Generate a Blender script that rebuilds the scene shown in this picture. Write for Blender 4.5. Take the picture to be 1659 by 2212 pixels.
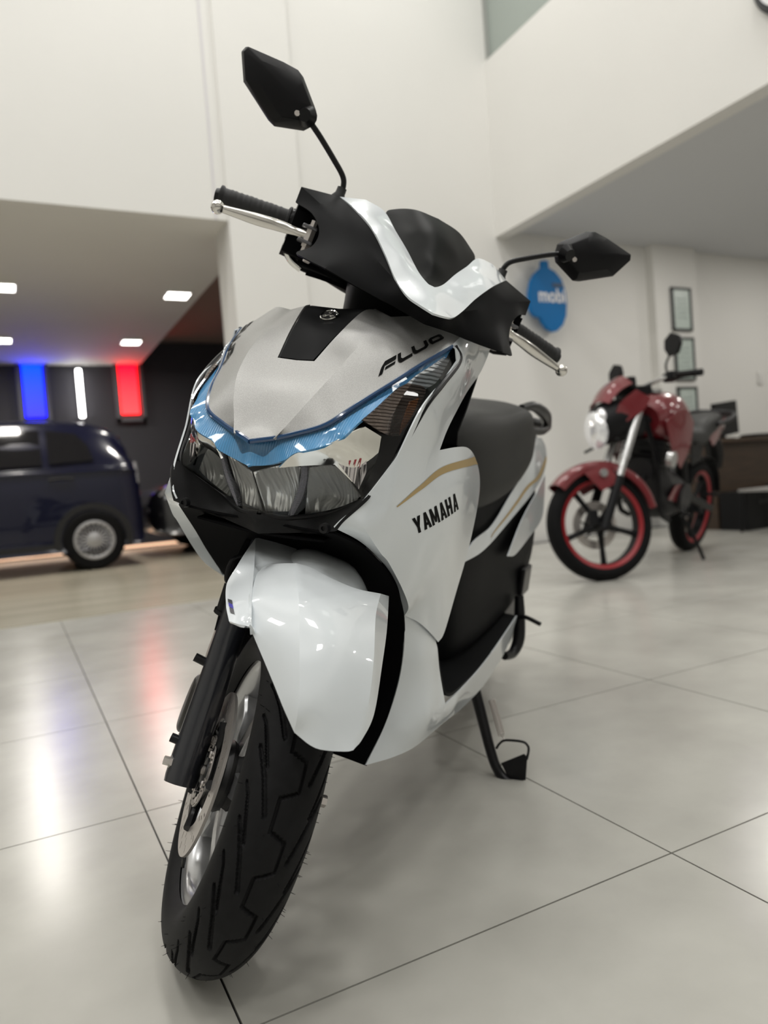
import bpy, bmesh, math, random
import numpy as np
from mathutils import Vector, Matrix, geometry
from mathutils.bvhtree import BVHTree

# ------------------------------------------------------------------ scene, camera, light
for o in list(bpy.data.objects):
    bpy.data.objects.remove(o, do_unlink=True)
scene = bpy.context.scene
C = scene.collection

EYE = 0.636                       # height of the camera above the tiles
cam_data = bpy.data.cameras.new('camera')
cam = bpy.data.objects.new('camera', cam_data)
C.objects.link(cam)
cam.matrix_world = Matrix(((0.887972, 0.085987, -0.451787, 0.0),
                           (-0.453549, 0.001075, -0.891231, 0.0),
                           (-0.076148, 0.996296, 0.039954, EYE),
                           (0, 0, 0, 1)))
cam_data.sensor_fit = 'VERTICAL'
cam_data.sensor_height = 36.0
cam_data.sensor_width = 27.0
cam_data.lens = 1581.2 / 2212.0 * 36.0
cam_data.clip_start = 0.02
cam_data.clip_end = 100
cam_data.dof.use_dof = True
cam_data.dof.focus_distance = 0.98
cam_data.dof.aperture_fstop = 3.3
scene.camera = cam

scene.view_settings.view_transform = 'Standard'
scene.view_settings.look = 'None'
scene.view_settings.gamma = 1.0
scene.view_settings.use_curve_mapping = False
scene.view_settings.exposure = 0.0

world = bpy.data.worlds.new('showroom_air')
scene.world = world
world.use_nodes = True
bg = world.node_tree.nodes['Background']
bg.inputs[0].default_value = (0.93, 0.96, 1.0, 1)
bg.inputs[1].default_value = 0.19

def area_light(name, loc, size, power, color=(1, 1, 1), rot=(0, 0, 0), sizey=None):
    d = bpy.data.lights.new(name, 'AREA')
    d.energy = power; d.color = color; d.size = size
    if sizey:
        d.shape = 'RECTANGLE'; d.size_y = sizey
    o = bpy.data.objects.new(name, d); C.objects.link(o)
    o.location = loc; o.rotation_euler = rot
    return o
# the hall's LED panels, high above the double-height floor
for i, lx in enumerate((-3.2, -1.1, 1.0, 3.0)):
    for j, ly in enumerate((-2.6, -0.4, 1.8, 4.0)):
        area_light('hall_lamp', (lx, ly, 5.9), 0.6, 30, (1.0, 0.985, 0.95))

# ------------------------------------------------------------------ materials
MATS = {}
def mat(name, col, rough=0.5, metal=0.0, coat=0.0, spec=0.5, noise=None, bump=None, emit=None, var=None,
        coat_rough=0.04, trans=0.0, alpha=1.0, aniso=0.0):
    if name in MATS: return MATS[name]
    m = bpy.data.materials.new(name); m.use_nodes = True
    nt = m.node_tree; b = nt.nodes['Principled BSDF']
    c4 = (col[0], col[1], col[2], 1)
    b.inputs['Base Color'].default_value = c4
    b.inputs['Roughness'].default_value = rough
    b.inputs['Metallic'].default_value = metal
    b.inputs['Coat Weight'].default_value = coat
    b.inputs['Coat Roughness'].default_value = coat_rough
    b.inputs['Specular IOR Level'].default_value = spec
    b.inputs['Transmission Weight'].default_value = trans
    if emit:
        b.inputs['Emission Color'].default_value = (emit[0], emit[1], emit[2], 1)
        b.inputs['Emission Strength'].default_value = emit[3]
    tc = nt.nodes.new('ShaderNodeTexCoord')
    if var:                                        # (scale, amount, detail, stretch)
        mp = nt.nodes.new('ShaderNodeMapping'); mp.inputs['Scale'].default_value = var[3] if len(var) > 3 else (1, 1, 1)
        n = nt.nodes.new('ShaderNodeTexNoise'); n.inputs['Scale'].default_value = var[0]
        n.inputs['Detail'].default_value = var[2] if len(var) > 2 else 4
        r = nt.nodes.new('ShaderNodeMapRange')
        r.inputs['From Min'].default_value = 0.3; r.inputs['From Max'].default_value = 0.7
        r.inputs['To Min'].default_value = 1 - var[1]; r.inputs['To Max'].default_value = 1 + var[1]
        mx = nt.nodes.new('ShaderNodeVectorMath'); mx.operation = 'SCALE'
        mx.inputs[0].default_value = col[:3]
        nt.links.new(tc.outputs['Object'], mp.inputs[0]); nt.links.new(mp.outputs[0], n.inputs['Vector'])
        nt.links.new(n.outputs['Fac'], r.inputs[0]); nt.links.new(r.outputs[0], mx.inputs['Scale'])
        nt.links.new(mx.outputs[0], b.inputs['Base Color'])
    if bump:                                       # (kind, scale, strength, distance)
        if bump[0] == 'noise':
            n = nt.nodes.new('ShaderNodeTexNoise'); n.inputs['Scale'].default_value = bump[1]; out = n.outputs['Fac']
        elif bump[0] == 'vor':
            n = nt.nodes.new('ShaderNodeTexVoronoi'); n.inputs['Scale'].default_value = bump[1]; out = n.outputs['Distance']
        else:
            n = nt.nodes.new('ShaderNodeTexWave'); n.inputs['Scale'].default_value = bump[1]
            n.bands_direction = bump[4] if len(bump) > 4 else 'Y'
            n.inputs['Distortion'].default_value = bump[5] if len(bump) > 5 else 0.0
            out = n.outputs['Fac']
        nt.links.new(tc.outputs['Object'], n.inputs['Vector'])
        bp = nt.nodes.new('ShaderNodeBump'); bp.inputs['Strength'].default_value = bump[2]
        bp.inputs['Distance'].default_value = bump[3]
        nt.links.new(out, bp.inputs['Height']); nt.links.new(bp.outputs[0], b.inputs['Normal'])
    MATS[name] = m
    return m

def clear_cover(name, tint, gloss=1.0, rough=0.02, density=1.0):
    """thin clear plastic: straight-through transparency with a Fresnel gloss"""
    m = bpy.data.materials.new(name); m.use_nodes = True
    nt = m.node_tree; nt.nodes.clear()
    out = nt.nodes.new('ShaderNodeOutputMaterial')
    t = nt.nodes.new('ShaderNodeBsdfTransparent'); t.inputs[0].default_value = (*tint, 1)
    g = nt.nodes.new('ShaderNodeBsdfGlossy'); g.inputs['Roughness'].default_value = rough
    fr = nt.nodes.new('ShaderNodeFresnel'); fr.inputs['IOR'].default_value = 1.45
    mul = nt.nodes.new('ShaderNodeMath'); mul.operation = 'MULTIPLY'; mul.inputs[1].default_value = gloss
    mix = nt.nodes.new('ShaderNodeMixShader')
    nt.links.new(fr.outputs[0], mul.inputs[0]); nt.links.new(mul.outputs[0], mix.inputs[0])
    nt.links.new(t.outputs[0], mix.inputs[1]); nt.links.new(g.outputs[0], mix.inputs[2])
    nt.links.new(mix.outputs[0], out.inputs[0])
    MATS[name] = m
    return m

# ------------------------------------------------------------------ mesh helpers
def obj(name, verts, faces, material, parent=None, local=None, smooth=True, thick=0.0, bevel=0.0, angle=40, label=None, flip=False):
    me = bpy.data.meshes.new(name)
    me.from_pydata([tuple(map(float, v)) for v in verts], [], [tuple(f) for f in faces])
    me.validate()
    bm = bmesh.new(); bm.from_mesh(me)
    if flip is None:
        bmesh.ops.recalc_face_normals(bm, faces=bm.faces)
    elif flip:
        bmesh.ops.reverse_faces(bm, faces=bm.faces)
    if thick:                                      # give the shell its thickness, with a crisp rim
        bm.normal_update(); bm.verts.ensure_lookup_table()
        nv = len(bm.verts)
        nor = [v.normal.copy() for v in bm.verts]; co = [v.co.copy() for v in bm.verts]
        outer = [[v.index for v in f.verts] for f in bm.faces]
        rim = [(l.vert.index, l.link_loop_next.vert.index) for e in bm.edges if len(e.link_faces) == 1 for l in e.link_loops]
        V2 = co + [c - n * thick for c, n in zip(co, nor)]
        F2 = outer + [[i + nv for i in f[::-1]] for f in outer]
        ring = {}
        def rv(i):
            if i not in ring: ring[i] = len(V2); V2.append(V2[i].copy())
            return ring[i]
        for a, b in rim: F2.append([rv(b), rv(a), rv(a + nv), rv(b + nv)])
        bm.clear()
        me.clear_geometry(); me.from_pydata(V2, [], F2); me.update()
        bm.free()
    else:
        bm.to_mesh(me); bm.free()
    o = bpy.data.objects.new(name, me); C.objects.link(o)
    if material: me.materials.append(material)
    o.cycles.shadow_terminator_offset = 0.15
    if smooth:
        me.polygons.foreach_set('use_smooth', [True] * len(me.polygons))
        me.set_sharp_from_angle(angle=math.radians(angle))
    if bevel:
        md = o.modifiers.new('edge', 'BEVEL'); md.width = bevel; md.segments = 2
        md.limit_method = 'ANGLE'; md.angle_limit = math.radians(35)
    if parent is not None:
        o.parent = parent
    if local is not None:
        o.matrix_local = local
    if label: o['label'] = label
    return o

class MB:
    """collects shapes for ONE mesh"""
    def __init__(s): s.v = []; s.f = []
    def add(s, v, f):
        k = len(s.v); s.v += [tuple(map(float, p)) for p in v]; s.f += [tuple(i + k for i in q) for q in f]
        return s
    def box(s, c, size, rot=None):
        hx, hy, hz = size[0] / 2, size[1] / 2, size[2] / 2
        v = [Vector((x, y, z)) for x in (-hx, hx) for y in (-hy, hy) for z in (-hz, hz)]
        if rot is not None: v = [rot @ p for p in v]
        v = [p + Vector(c) for p in v]
        return s.add(v, [(0, 1, 3, 2), (4, 6, 7, 5), (0, 4, 5, 1), (2, 3, 7, 6), (0, 2, 6, 4), (1, 5, 7, 3)])
    def cyl(s, a, b, r, r2=None, n=20):
        return s.add(*tube_vf([a, b], [r, r if r2 is None else r2], n))
    def tube(s, path, r, n=12, smooth=0):
        return s.add(*tube_vf(path, r, n, smooth))
    def build(s, name, material, parent=None, **k):
        k.setdefault('flip', None)
        return obj(name, s.v, s.f, material, parent, **k)

def catmull(P, n, closed=False):
    P = [np.array(p, float) for p in P]; out = []
    m = len(P)
    rng = range(m if closed else m - 1)
    for i in rng:
        p1, p2 = P[i], P[(i + 1) % m]
        p0 = P[i - 1] if (i > 0 or closed) else 2 * p1 - p2
        p3 = P[(i + 2) % m] if (i + 2 < m or closed) else 2 * p2 - p1
        for k in range(n):
            t = k / n
            out.append(0.5 * ((2 * p1) + (-p0 + p2) * t + (2 * p0 - 5 * p1 + 4 * p2 - p3) * t * t + (-p0 + 3 * p1 - 3 * p2 + p3) * t ** 3))
    if not closed: out.append(P[-1])
    return out

def tube_vf(path, r, n=12, smooth=0, cap=True):
    path = [np.array(p, float) for p in path]
    rr = [r] * len(path) if not isinstance(r, (list, tuple)) else list(r)
    if smooth:
        q = catmull([np.append(p, k) for p, k in zip(path, rr)], smooth)
        path = [a[:3] for a in q]; rr = [max(a[3], 1e-5) for a in q]
    V = []; F = []
    up = None
    for i, p in enumerate(path):
        t = path[min(i + 1, len(path) - 1)] - path[max(i - 1, 0)]
        t = t / (np.linalg.norm(t) + 1e-12)
        if up is None:
            up = np.cross(t, [0, 0, 1.0])
            if np.linalg.norm(up) < 0.1: up = np.cross(t, [0, 1.0, 0])
        up = up - t * up.dot(t); up /= np.linalg.norm(up)
        w = np.cross(t, up)
        for k in range(n):
            a = 2 * math.pi * k / n
            V.append(p + rr[i] * (math.cos(a) * up + math.sin(a) * w))
    m = len(path)
    for i in range(m - 1):
        for k in range(n):
            F.append((i * n + k, i * n + (k + 1) % n, (i + 1) * n + (k + 1) % n, (i + 1) * n + k))
    if cap:
        F.append(tuple(range(n))[::-1]); F.append(tuple((m - 1) * n + k for k in range(n)))
    return V, F

def loft(rows, nu=6, nv=6, closed=False):
    """smooth surface through a grid of control points; closed joins last column to first"""
    R1 = [catmull(r, nv, closed) for r in rows]
    cols = len(R1[0])
    cs = [catmull([r[j] for r in R1], nu) for j in range(cols)]
    n = len(cs[0])
    V = [cs[j][i] for i in range(n) for j in range(cols)]
    F = []
    for i in range(n - 1):
        for j in range(cols if closed else cols - 1):
            F.append((i * cols + j, i * cols + (j + 1) % cols, (i + 1) * cols + (j + 1) % cols, (i + 1) * cols + j))
    return V, F, n, cols

def tube_loft(rows, nu=4, nv=4):
    V, F, n, c = loft(rows, nu, nv, True)
    F += [tuple(range(c))[::-1], tuple((n - 1) * c + k for k in range(c))]
    return V, F

def lathe_vf(profile, n=48, axis='y', center=(0, 0, 0), closed=False):
    """profile: (radius, offset along axis)"""
    V = []; F = []
    for r, h in profile:
        for k in range(n):
            a = 2 * math.pi * k / n
            c_, s_ = r * math.cos(a), r * math.sin(a)
            p = {'y': (c_, h, s_), 'x': (h, c_, s_), 'z': (c_, s_, h)}[axis]
            V.append((p[0] + center[0], p[1] + center[1], p[2] + center[2]))
    m = len(profile)
    for i in range(m if closed else m - 1):
        for k in range(n):
            j = (i + 1) % m
            F.append((i * n + k, i * n + (k + 1) % n, j * n + (k + 1) % n, j * n + k))
    return V, F

def mirror_y(v): return [(p[0], -p[1], p[2]) for p in v]

class Panel:
    """a smooth shell over an arbitrary outline: outline and inner points are real 3-D points,
    the height over the panel's own mean plane is a thin-plate spline through them"""
    def __init__(s, outline, inner=(), d=(1, 0, 0), res=0.008, both=False, off=()):
        d = np.array(d, float); d /= np.linalg.norm(d)
        e1 = np.cross([0, 0, 1.0], d); e1 /= np.linalg.norm(e1); e2 = np.cross(d, e1)
        s.B = np.array([e1, e2, d])
        pts = [np.array(p[:3], float) for p in outline]; corner = [len(p) > 3 for p in outline]
        m = len(pts)
        # outline curve
        cv = []
        st = next((i for i in range(m) if corner[i]), 0)
        idx = [(st + k) % m for k in range(m + 1)]
        seg = [idx[0]]; segs = []
        for i in idx[1:]:
            seg.append(i)
            if corner[i] or i == idx[-1] and len(seg) > 1 and i == idx[0]:
                segs.append(seg); seg = [i]
        if len(seg) > 1: segs.append(seg)
        # resample each corner-to-corner run evenly (the same from either end)
        def even(q):
            q = np.array(q); L = np.append(0, np.cumsum(np.linalg.norm(np.diff(q, axis=0), axis=1)))
            n = max(1, int(round(L[-1] / (res * 0.8)))); t = np.linspace(0, L[-1], n + 1)
            return [np.array([np.interp(u, L, q[:, k]) for k in range(3)]) for u in t][:-1]
        out = []
        if not any(corner):
            out = even(catmull(pts, 12, True) + [pts[0]])
        else:
            for sg in segs: out += even(catmull([pts[i] for i in sg], 12))
        # on the mirror line only the given points count, so the surface runs smoothly across it
        ctrl = [p for p in out if not both or abs(p[1]) > 1e-6] + ([p for p in pts if abs(p[1]) < 1e-6] if both else []) + [np.array(p, float) for p in inner]
        L = np.array([s.B @ p for p in ctrl])
        if both:
            Lm = np.array([s.B @ (p * np.array([1, -1, 1])) for p in ctrl if abs(p[1]) > 0.003])
            L = np.vstack([L, Lm])
        s.fit(L)
        if off:                                    # bulges and dents measured from the plain surface
            E = []
            for p, dh in off:
                q = s.B @ np.array(p, float); E.append((q[0], q[1], s.height(q[0], q[1]) + dh))
                if both and abs(p[1]) > 0.003:
                    q = s.B @ (np.array(p, float) * [1, -1, 1]); E.append((q[0], q[1], s.height(q[0], q[1]) + dh))
            s.fit(np.vstack([L, E]))
        b = np.array([s.B @ p for p in out])
        lo = b.min(0); hi = b.max(0)
        poly = b[:, :2]
        nxt = np.roll(poly, -1, 0)
        gx = np.arange(lo[0] + res / 2, hi[0], res); gy = np.arange(lo[1] + res / 2, hi[1], res * 0.87)
        G = []
        for j, y in enumerate(gy):
            for x in gx + (res / 2 if j % 2 else 0):
                a1, a2 = poly, nxt
                cond = (a1[:, 1] > y) != (a2[:, 1] > y)
                xs = a1[:, 0] + (y - a1[:, 1]) * (a2[:, 0] - a1[:, 0]) / np.where(np.abs(a2[:, 1] - a1[:, 1]) < 1e-12, 1e-12, a2[:, 1] - a1[:, 1])
                if (cond & (x < xs)).sum() % 2 == 1:
                    ab = a2 - a1; t = np.clip(((np.array([x, y]) - a1) * ab).sum(1) / np.maximum((ab ** 2).sum(1), 1e-12), 0, 1)
                    if np.min(np.linalg.norm(a1 + ab * t[:, None] - np.array([x, y]), axis=1)) > res * 0.45:
                        G.append((x, y))
        nb = len(b)
        P2 = [Vector((p[0], p[1])) for p in b] + [Vector(g) for g in G]
        vo, eo, fo, ov, oe, of = geometry.delaunay_2d_cdt(P2, [(i, (i + 1) % nb) for i in range(nb)], [], 1, 1e-6)
        H3 = []
        for k, v in enumerate(vo):
            src = [i for i in ov[k] if i < nb]
            h = b[src[0], 2] if src and not (both and abs(v[0]) < 1e-5) else s.height(v[0], v[1])
            H3.append(s.B.T @ np.array([v[0], v[1], h]))
        s.v = H3; s.f = []
        for f in fo:
            f = list(f); p, q, r = (vo[i] for i in f[:3])
            if (q - p).cross(r - p) < 0: f = f[::-1]
            s.f.append(tuple(f))
        if both:
            k = len(s.v)
            mv = mirror_y(s.v)
            s.v = list(s.v) + mv
            s.f = s.f + [tuple(i + k for i in f[::-1]) for f in s.f]
            s.weld()
    def weld(s):
        key = {}; new = []; mp = []
        for p in s.v:
            kk = (round(p[0], 4), round(p[1], 4), round(p[2], 4))
            if kk not in key: key[kk] = len(new); new.append(p)
            mp.append(key[kk])
        s.v = new
        s.f = [g for g in (tuple(dict.fromkeys(mp[i] for i in f)) for f in s.f) if len(g) > 2]
    def fit(s, L):
        X = L[:, :2]; n = len(X)
        s.X = X
        r2 = ((X[:, None] - X[None]) ** 2).sum(-1)
        K = 0.5 * r2 * np.log(r2 + 1e-12) + np.eye(n) * 1e-7
        P = np.hstack([np.ones((n, 1)), X])
        A = np.block([[K, P], [P.T, np.zeros((3, 3))]])
        s.c = np.linalg.lstsq(A, np.append(L[:, 2], [0, 0, 0]), rcond=None)[0]
    def height(s, x, y):
        r2 = ((s.X - np.array([x, y])) ** 2).sum(1)
        return float((0.5 * r2 * np.log(r2 + 1e-12)) @ s.c[:-3] + s.c[-3] + s.c[-2] * x + s.c[-1] * y)
    def point(s, p, dh=0.0):
        q = s.B @ np.array(p[:3], float)
        return tuple(s.B.T @ np.array([q[0], q[1], s.height(q[0], q[1]) + dh]))
    def join(s, o):
        k = len(s.v); s.v = list(s.v) + list(o.v); s.f = s.f + [tuple(i + k for i in f) for f in o.f]
        s.weld(); return s
    def bvh(s):
        return BVHTree.FromPolygons([Vector(map(float, p)) for p in s.v], s.f)
    def build(s, name, material, parent=None, mirror=False, **k):
        v, f = s.v, s.f
        if mirror: v = mirror_y(v); f = [g[::-1] for g in f]
        k.setdefault('thick', 0.0025); k.setdefault('angle', 50)
        return obj(name, v, f, material, parent, **k)

def thing(name, label, cat, loc=(0, 0, 0), rot=None, group=None):
    o = bpy.data.objects.new(name, None); C.objects.link(o)
    o.empty_display_size = 0.1
    if rot is not None: o.matrix_world = Matrix.Translation(loc) @ rot.to_4x4()
    else: o.location = loc
    o['label'] = label; o['category'] = cat
    if group: o['group'] = group
    return o
def tag(o, label, cat, group=None):
    o['label'] = label; o['category'] = cat
    if group: o['group'] = group
    return o
def struct(o): o['kind'] = 'structure'; return o
def boxobj(name, lo, hi, material, parent=None, bevel=0.0):
    c = [(a + b) / 2 for a, b in zip(lo, hi)]; sz = [b - a for a, b in zip(lo, hi)]
    return MB().box(c, sz).build(name, material, parent, smooth=False, bevel=bevel)

def text_mesh(body, bold=0.0, spacing=1.0, shear=0.0):
    cu = bpy.data.curves.new('lettering', 'FONT'); cu.body = body; cu.offset = bold
    cu.space_character = spacing; cu.shear = shear; cu.resolution_u = 4; cu.fill_mode = 'FRONT'
    o = bpy.data.objects.new('lettering_source', cu); C.objects.link(o)
    dg = bpy.context.evaluated_depsgraph_get(); dg.update()
    me = bpy.data.meshes.new_from_object(o.evaluated_get(dg))
    v = np.array([list(p.co) for p in me.vertices]); f = [tuple(p.vertices) for p in me.polygons]
    bpy.data.objects.remove(o, do_unlink=True); bpy.data.curves.remove(cu); bpy.data.meshes.remove(me)
    v[:, 0] -= v[:, 0].min(); v[:, 1] -= v[:, 1].min()
    return v[:, 0] / v[:, 0].max(), v[:, 1] / v[:, 1].max(), f
def decal(name, s, t, faces, quad, tree, material, parent, local=None, lift=0.0007, label=None):
    """flat print laid onto a panel: quad = bottom-left, bottom-right, top-right, top-left"""
    q = [np.array(p, float) for p in quad]
    n = np.cross(q[1] - q[0], q[3] - q[0]); n /= np.linalg.norm(n)
    V = []
    for a, b in zip(s, t):
        p = (1 - a) * (1 - b) * q[0] + a * (1 - b) * q[1] + a * b * q[2] + (1 - a) * b * q[3]
        hit = tree.ray_cast(Vector(p + n * 0.08), Vector(-n)) if tree else (None,)
        if hit[0] is None and tree: hit = tree.find_nearest(Vector(p))
        if tree: p = np.array(hit[0])
        V.append(p + n * lift)
    return obj(name, V, faces, material, parent, local=local, smooth=False, label=label)

# ------------------------------------------------------------------ the room
def ground_material(name, c1, c2, scale, rough, stretch=(1, 1, 1), rough_var=0.03):
    m = bpy.data.materials.new(name); m.use_nodes = True; nt = m.node_tree
    b = nt.nodes['Principled BSDF']
    g = nt.nodes.new('ShaderNodeNewGeometry')
    mp = nt.nodes.new('ShaderNodeMapping'); mp.inputs['Scale'].default_value = stretch
    n = nt.nodes.new('ShaderNodeTexNoise'); n.inputs['Scale'].default_value = scale; n.inputs['Detail'].default_value = 6
    n.inputs['Roughness'].default_value = 0.55
    r = nt.nodes.new('ShaderNodeValToRGB')
    r.color_ramp.elements[0].position = 0.2; r.color_ramp.elements[0].color = (*c1, 1)
    r.color_ramp.elements[1].position = 0.8; r.color_ramp.elements[1].color = (*c2, 1)
    rr = nt.nodes.new('ShaderNodeMapRange'); rr.inputs['To Min'].default_value = rough - rough_var; rr.inputs['To Max'].default_value = rough + rough_var
    nt.links.new(g.outputs['Position'], mp.inputs[0]); nt.links.new(mp.outputs[0], n.inputs['Vector'])
    nt.links.new(n.outputs['Fac'], r.inputs[0]); nt.links.new(r.outputs[0], b.inputs['Base Color'])
    nt.links.new(n.outputs['Fac'], rr.inputs[0]); nt.links.new(rr.outputs[0], b.inputs['Roughness'])
    b.inputs['Specular IOR Level'].default_value = 0.5
    return m
M_tile = ground_material('grey_porcelain', (0.375, 0.366, 0.334), (0.525, 0.516, 0.473), 3.1, 0.235)
M_grout = mat('dark_grout', (0.035, 0.034, 0.033), 0.9)
M_beige = ground_material('beige_stone', (0.36, 0.33, 0.255), (0.50, 0.465, 0.375), 1.6, 0.22, (0.35, 3.0, 1))
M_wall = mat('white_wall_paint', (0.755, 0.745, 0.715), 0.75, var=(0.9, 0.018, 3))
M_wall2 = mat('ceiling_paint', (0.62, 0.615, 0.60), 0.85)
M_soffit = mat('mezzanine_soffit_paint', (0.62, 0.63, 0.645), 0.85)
M_dark = mat('charcoal_wall_paint', (0.042, 0.041, 0.048), 0.7, var=(1.2, 0.08, 3))
M_trimline = mat('joint_line_grey', (0.66, 0.64, 0.66), 0.8)

TS = 0.71325; TX = 0.19241; TY = 0.84870; YW = 5.22
fl = struct(boxobj('floor', (-7, -6, -0.06), (9.5, 11.3, -0.004), M_grout))
tb = MB().box((0, 0, -0.006), (TS - 0.0032, TS - 0.0032, 0.012))
tile0 = None
for i in range(-9, 12):
    for j in range(-4, 6):
        x, y = TX + (i + 0.5) * TS, TY + (j + 0.5) * TS
        if tile0 is None:
            tile0 = tb.build('floor_tile', M_tile, fl, smooth=False); t = tile0
        else:
            t = tile0.copy(); C.objects.link(t)
        t.location = (x, y, 0)
bs = struct(boxobj('floor_beige', (-7, 4.50, -0.003), (2.05, 11.3, 0.006), M_beige))

def wall(name, lo, hi, m=None): return struct(boxobj(name, lo, hi, m or M_wall))
wall('wall_bulkhead', (-7, YW, 2.605), (1.566, YW + 0.25, 6.3))
wall('wall_pillar', (1.566, YW - 0.03, 0.0), (2.134, YW + 0.35, 6.3))
wall('wall_back', (2.134, YW, 0.0), (9.4, YW + 0.25, 6.3))
struct(boxobj('trim_1', (1.475, YW - 0.006, 2.605), (1.49, YW + 0.01, 6.3), M_trimline))  # thin grey strip marking the joint line on the bulkhead
wall('wall_column', (5.70, YW - 0.10, 0.0), (6.29, YW + 0.05, 2.735))
wall('wall_right', (9.4, -5.5, 0.0), (9.6, YW + 0.25, 2.75))
wall('wall_mezzanine_front', (3.93, -5.5, 2.68), (4.06, YW, 4.16))
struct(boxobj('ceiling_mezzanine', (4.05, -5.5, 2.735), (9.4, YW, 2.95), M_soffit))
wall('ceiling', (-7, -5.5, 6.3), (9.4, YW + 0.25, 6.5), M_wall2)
wall('wall_left', (-7.2, -5.5, 0.0), (-7.0, 11.3, 6.3))
wall('wall_front_bounce', (-7.2, -5.7, 0.0), (9.6, -5.5, 6.3))  # unseen wall behind the camera, added to bounce light and brighten reflections
# mezzanine window: greenish pane over the parapet
M_pane = mat('greenish_window_glass', (0.33, 0.37, 0.34), 0.12, spec=0.6)
M_frame = mat('grey_window_frame', (0.33, 0.34, 0.32), 0.5)
w1 = struct(boxobj('window_1', (3.985, -2.0, 4.16), (4.00, YW, 5.6), M_pane))
boxobj('window_frame', (3.955, -2.0, 4.16), (4.03, YW, 4.185), M_frame, w1)
boxobj('window_frame', (3.955, -2.0, 5.58), (4.03, YW, 5.62), M_frame, w1)
boxobj('window_frame', (3.955, YW - 0.03, 4.185), (4.03, YW, 5.58), M_frame, w1)
boxobj('window_frame', (3.955, 1.6, 4.185), (4.03, 1.63, 5.58), M_frame, w1)
wall('wall_mezzanine_back', (5.5, -5.5, 2.95), (5.6, YW, 6.3))

# the low bay on the left
struct(boxobj('ceiling_bay', (-7, YW + 0.25, 2.605), (1.83, 11.13, 2.75), M_wall))
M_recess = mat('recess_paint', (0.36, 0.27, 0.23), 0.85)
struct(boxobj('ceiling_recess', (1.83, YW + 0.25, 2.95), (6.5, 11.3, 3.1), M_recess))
wall('wall_bay_back', (-7, 11.13, 0.0), (6.5, 11.3, 3.1), M_dark)
wall('wall_bay_right', (6.3, YW + 0.25, 0.0), (6.5, 11.13, 3.1), M_dark)
M_led = mat('led_diffuser', (0.9, 0.9, 0.9), 0.5, emit=(1.0, 0.96, 0.90, 9.0))
M_ledrim = mat('white_lamp_rim', (0.8, 0.8, 0.78), 0.5)
LT = [('square ceiling downlight nearest the white pillar', 1.60, 7.20), ('square ceiling downlight above the red light panel', 1.48, 9.40),
      ('square ceiling downlight cut by the left edge, nearer the bulkhead', 0.09, 7.20),
      ('square ceiling downlight cut by the left edge, above the blue light panel', 0.06, 9.43)]
for k, (lab, x, y) in enumerate(LT):
    t = thing('ceiling_downlight', lab, 'ceiling light', (x, y, 2.605), group='downlights in the low bay')
    MB().box((0, 0, -0.012), (0.235, 0.235, 0.022)).build('rim', M_ledrim, t, smooth=False, bevel=0.003)
    MB().box((0, 0, -0.024), (0.205, 0.205, 0.006)).build('diffuser', M_led, t, smooth=False)
for k in range(3):
    for y in (7.2, 9.4):
        area_light('bay_lamp', (1.55 - 1.5 * k, y, 2.56), 0.2, 21, (1.0, 0.95, 0.88))

for x in (5.4, 7.4):
    for y in (-0.5, 1.7, 3.9):
        area_light('mezzanine_fill_lamp', (x, y, 2.72), 0.25, 14, (1.0, 0.965, 0.91))  # added lamps out of view, brightening the walls under the mezzanine
# light panels on the charcoal wall
def light_panel(name, label, x0, x1, z0, z1, emit, wall_col):
    t = thing(name, label, 'light panel', ((x0 + x1) / 2, 11.05, z0))
    w = x1 - x0; h = z1 - z0; fm = mat('panel_frame_grey', (0.10, 0.10, 0.11), 0.45)
    for sx in (-1, 1):
        MB().box((sx * (w / 2 + 0.05), 0, h / 2 - 0.03), (0.05, 0.12, h + 0.16)).build('frame_side', fm, t, smooth=False)
    MB().box((0, 0, -0.085), (w + 0.15, 0.12, 0.05)).build('frame_bottom', fm, t, smooth=False)
    MB().box((0, 0.03, h / 2), (w, 0.04, h)).build('lit_face', emit, t, smooth=False)
    return t
def gradient_emit(name, top, bottom, z0, z1, st):
    """a colour-changing LED face: the colour itself runs from one hue to the other"""
    m = bpy.data.materials.new(name); m.use_nodes = True; nt = m.node_tree; b = nt.nodes['Principled BSDF']
    tc = nt.nodes.new('ShaderNodeTexCoord'); sp = nt.nodes.new('ShaderNodeSeparateXYZ')
    r = nt.nodes.new('ShaderNodeValToRGB')
    mr = nt.nodes.new('ShaderNodeMapRange'); mr.inputs['From Min'].default_value = 0; mr.inputs['From Max'].default_value = z1 - z0
    r.color_ramp.elements[0].color = (*bottom, 1); r.color_ramp.elements[1].color = (*top, 1)
    nt.links.new(tc.outputs['Object'], sp.inputs[0]); nt.links.new(sp.outputs[2], mr.inputs[0]); nt.links.new(mr.outputs[0], r.inputs[0])
    nt.links.new(r.outputs[0], b.inputs['Emission Color']); b.inputs['Emission Strength'].default_value = st
    b.inputs['Base Color'].default_value = (0.02, 0.02, 0.02, 1)
    return m
light_panel('blue_light_panel', 'framed blue glowing panel on the charcoal wall above the blue car', 0.285, 0.535, 1.89, 2.60,
            gradient_emit('blue_glow', (0.0, 0.011, 1.0), (0.0045, 0.004, 0.9), 1.89, 2.6, 11.0), None)
light_panel('red_light_panel', 'framed red glowing panel on the charcoal wall', 1.53, 1.775, 1.90, 2.60,
            gradient_emit('red_glow', (1.0, 0.0, 0.006), (0.9, 0.012, 0.0135), 1.9, 2.6, 8.0), None)
t = thing('tube_light', 'white vertical tube light between the blue and red panels', 'tube light', (0.995, 11.08, 1.87))
MB().box((0, 0.0, 0.33), (0.05, 0.06, 0.70)).build('backing_strip', mat('strip_grey', (0.3, 0.3, 0.3), 0.5), t, smooth=False)
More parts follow.
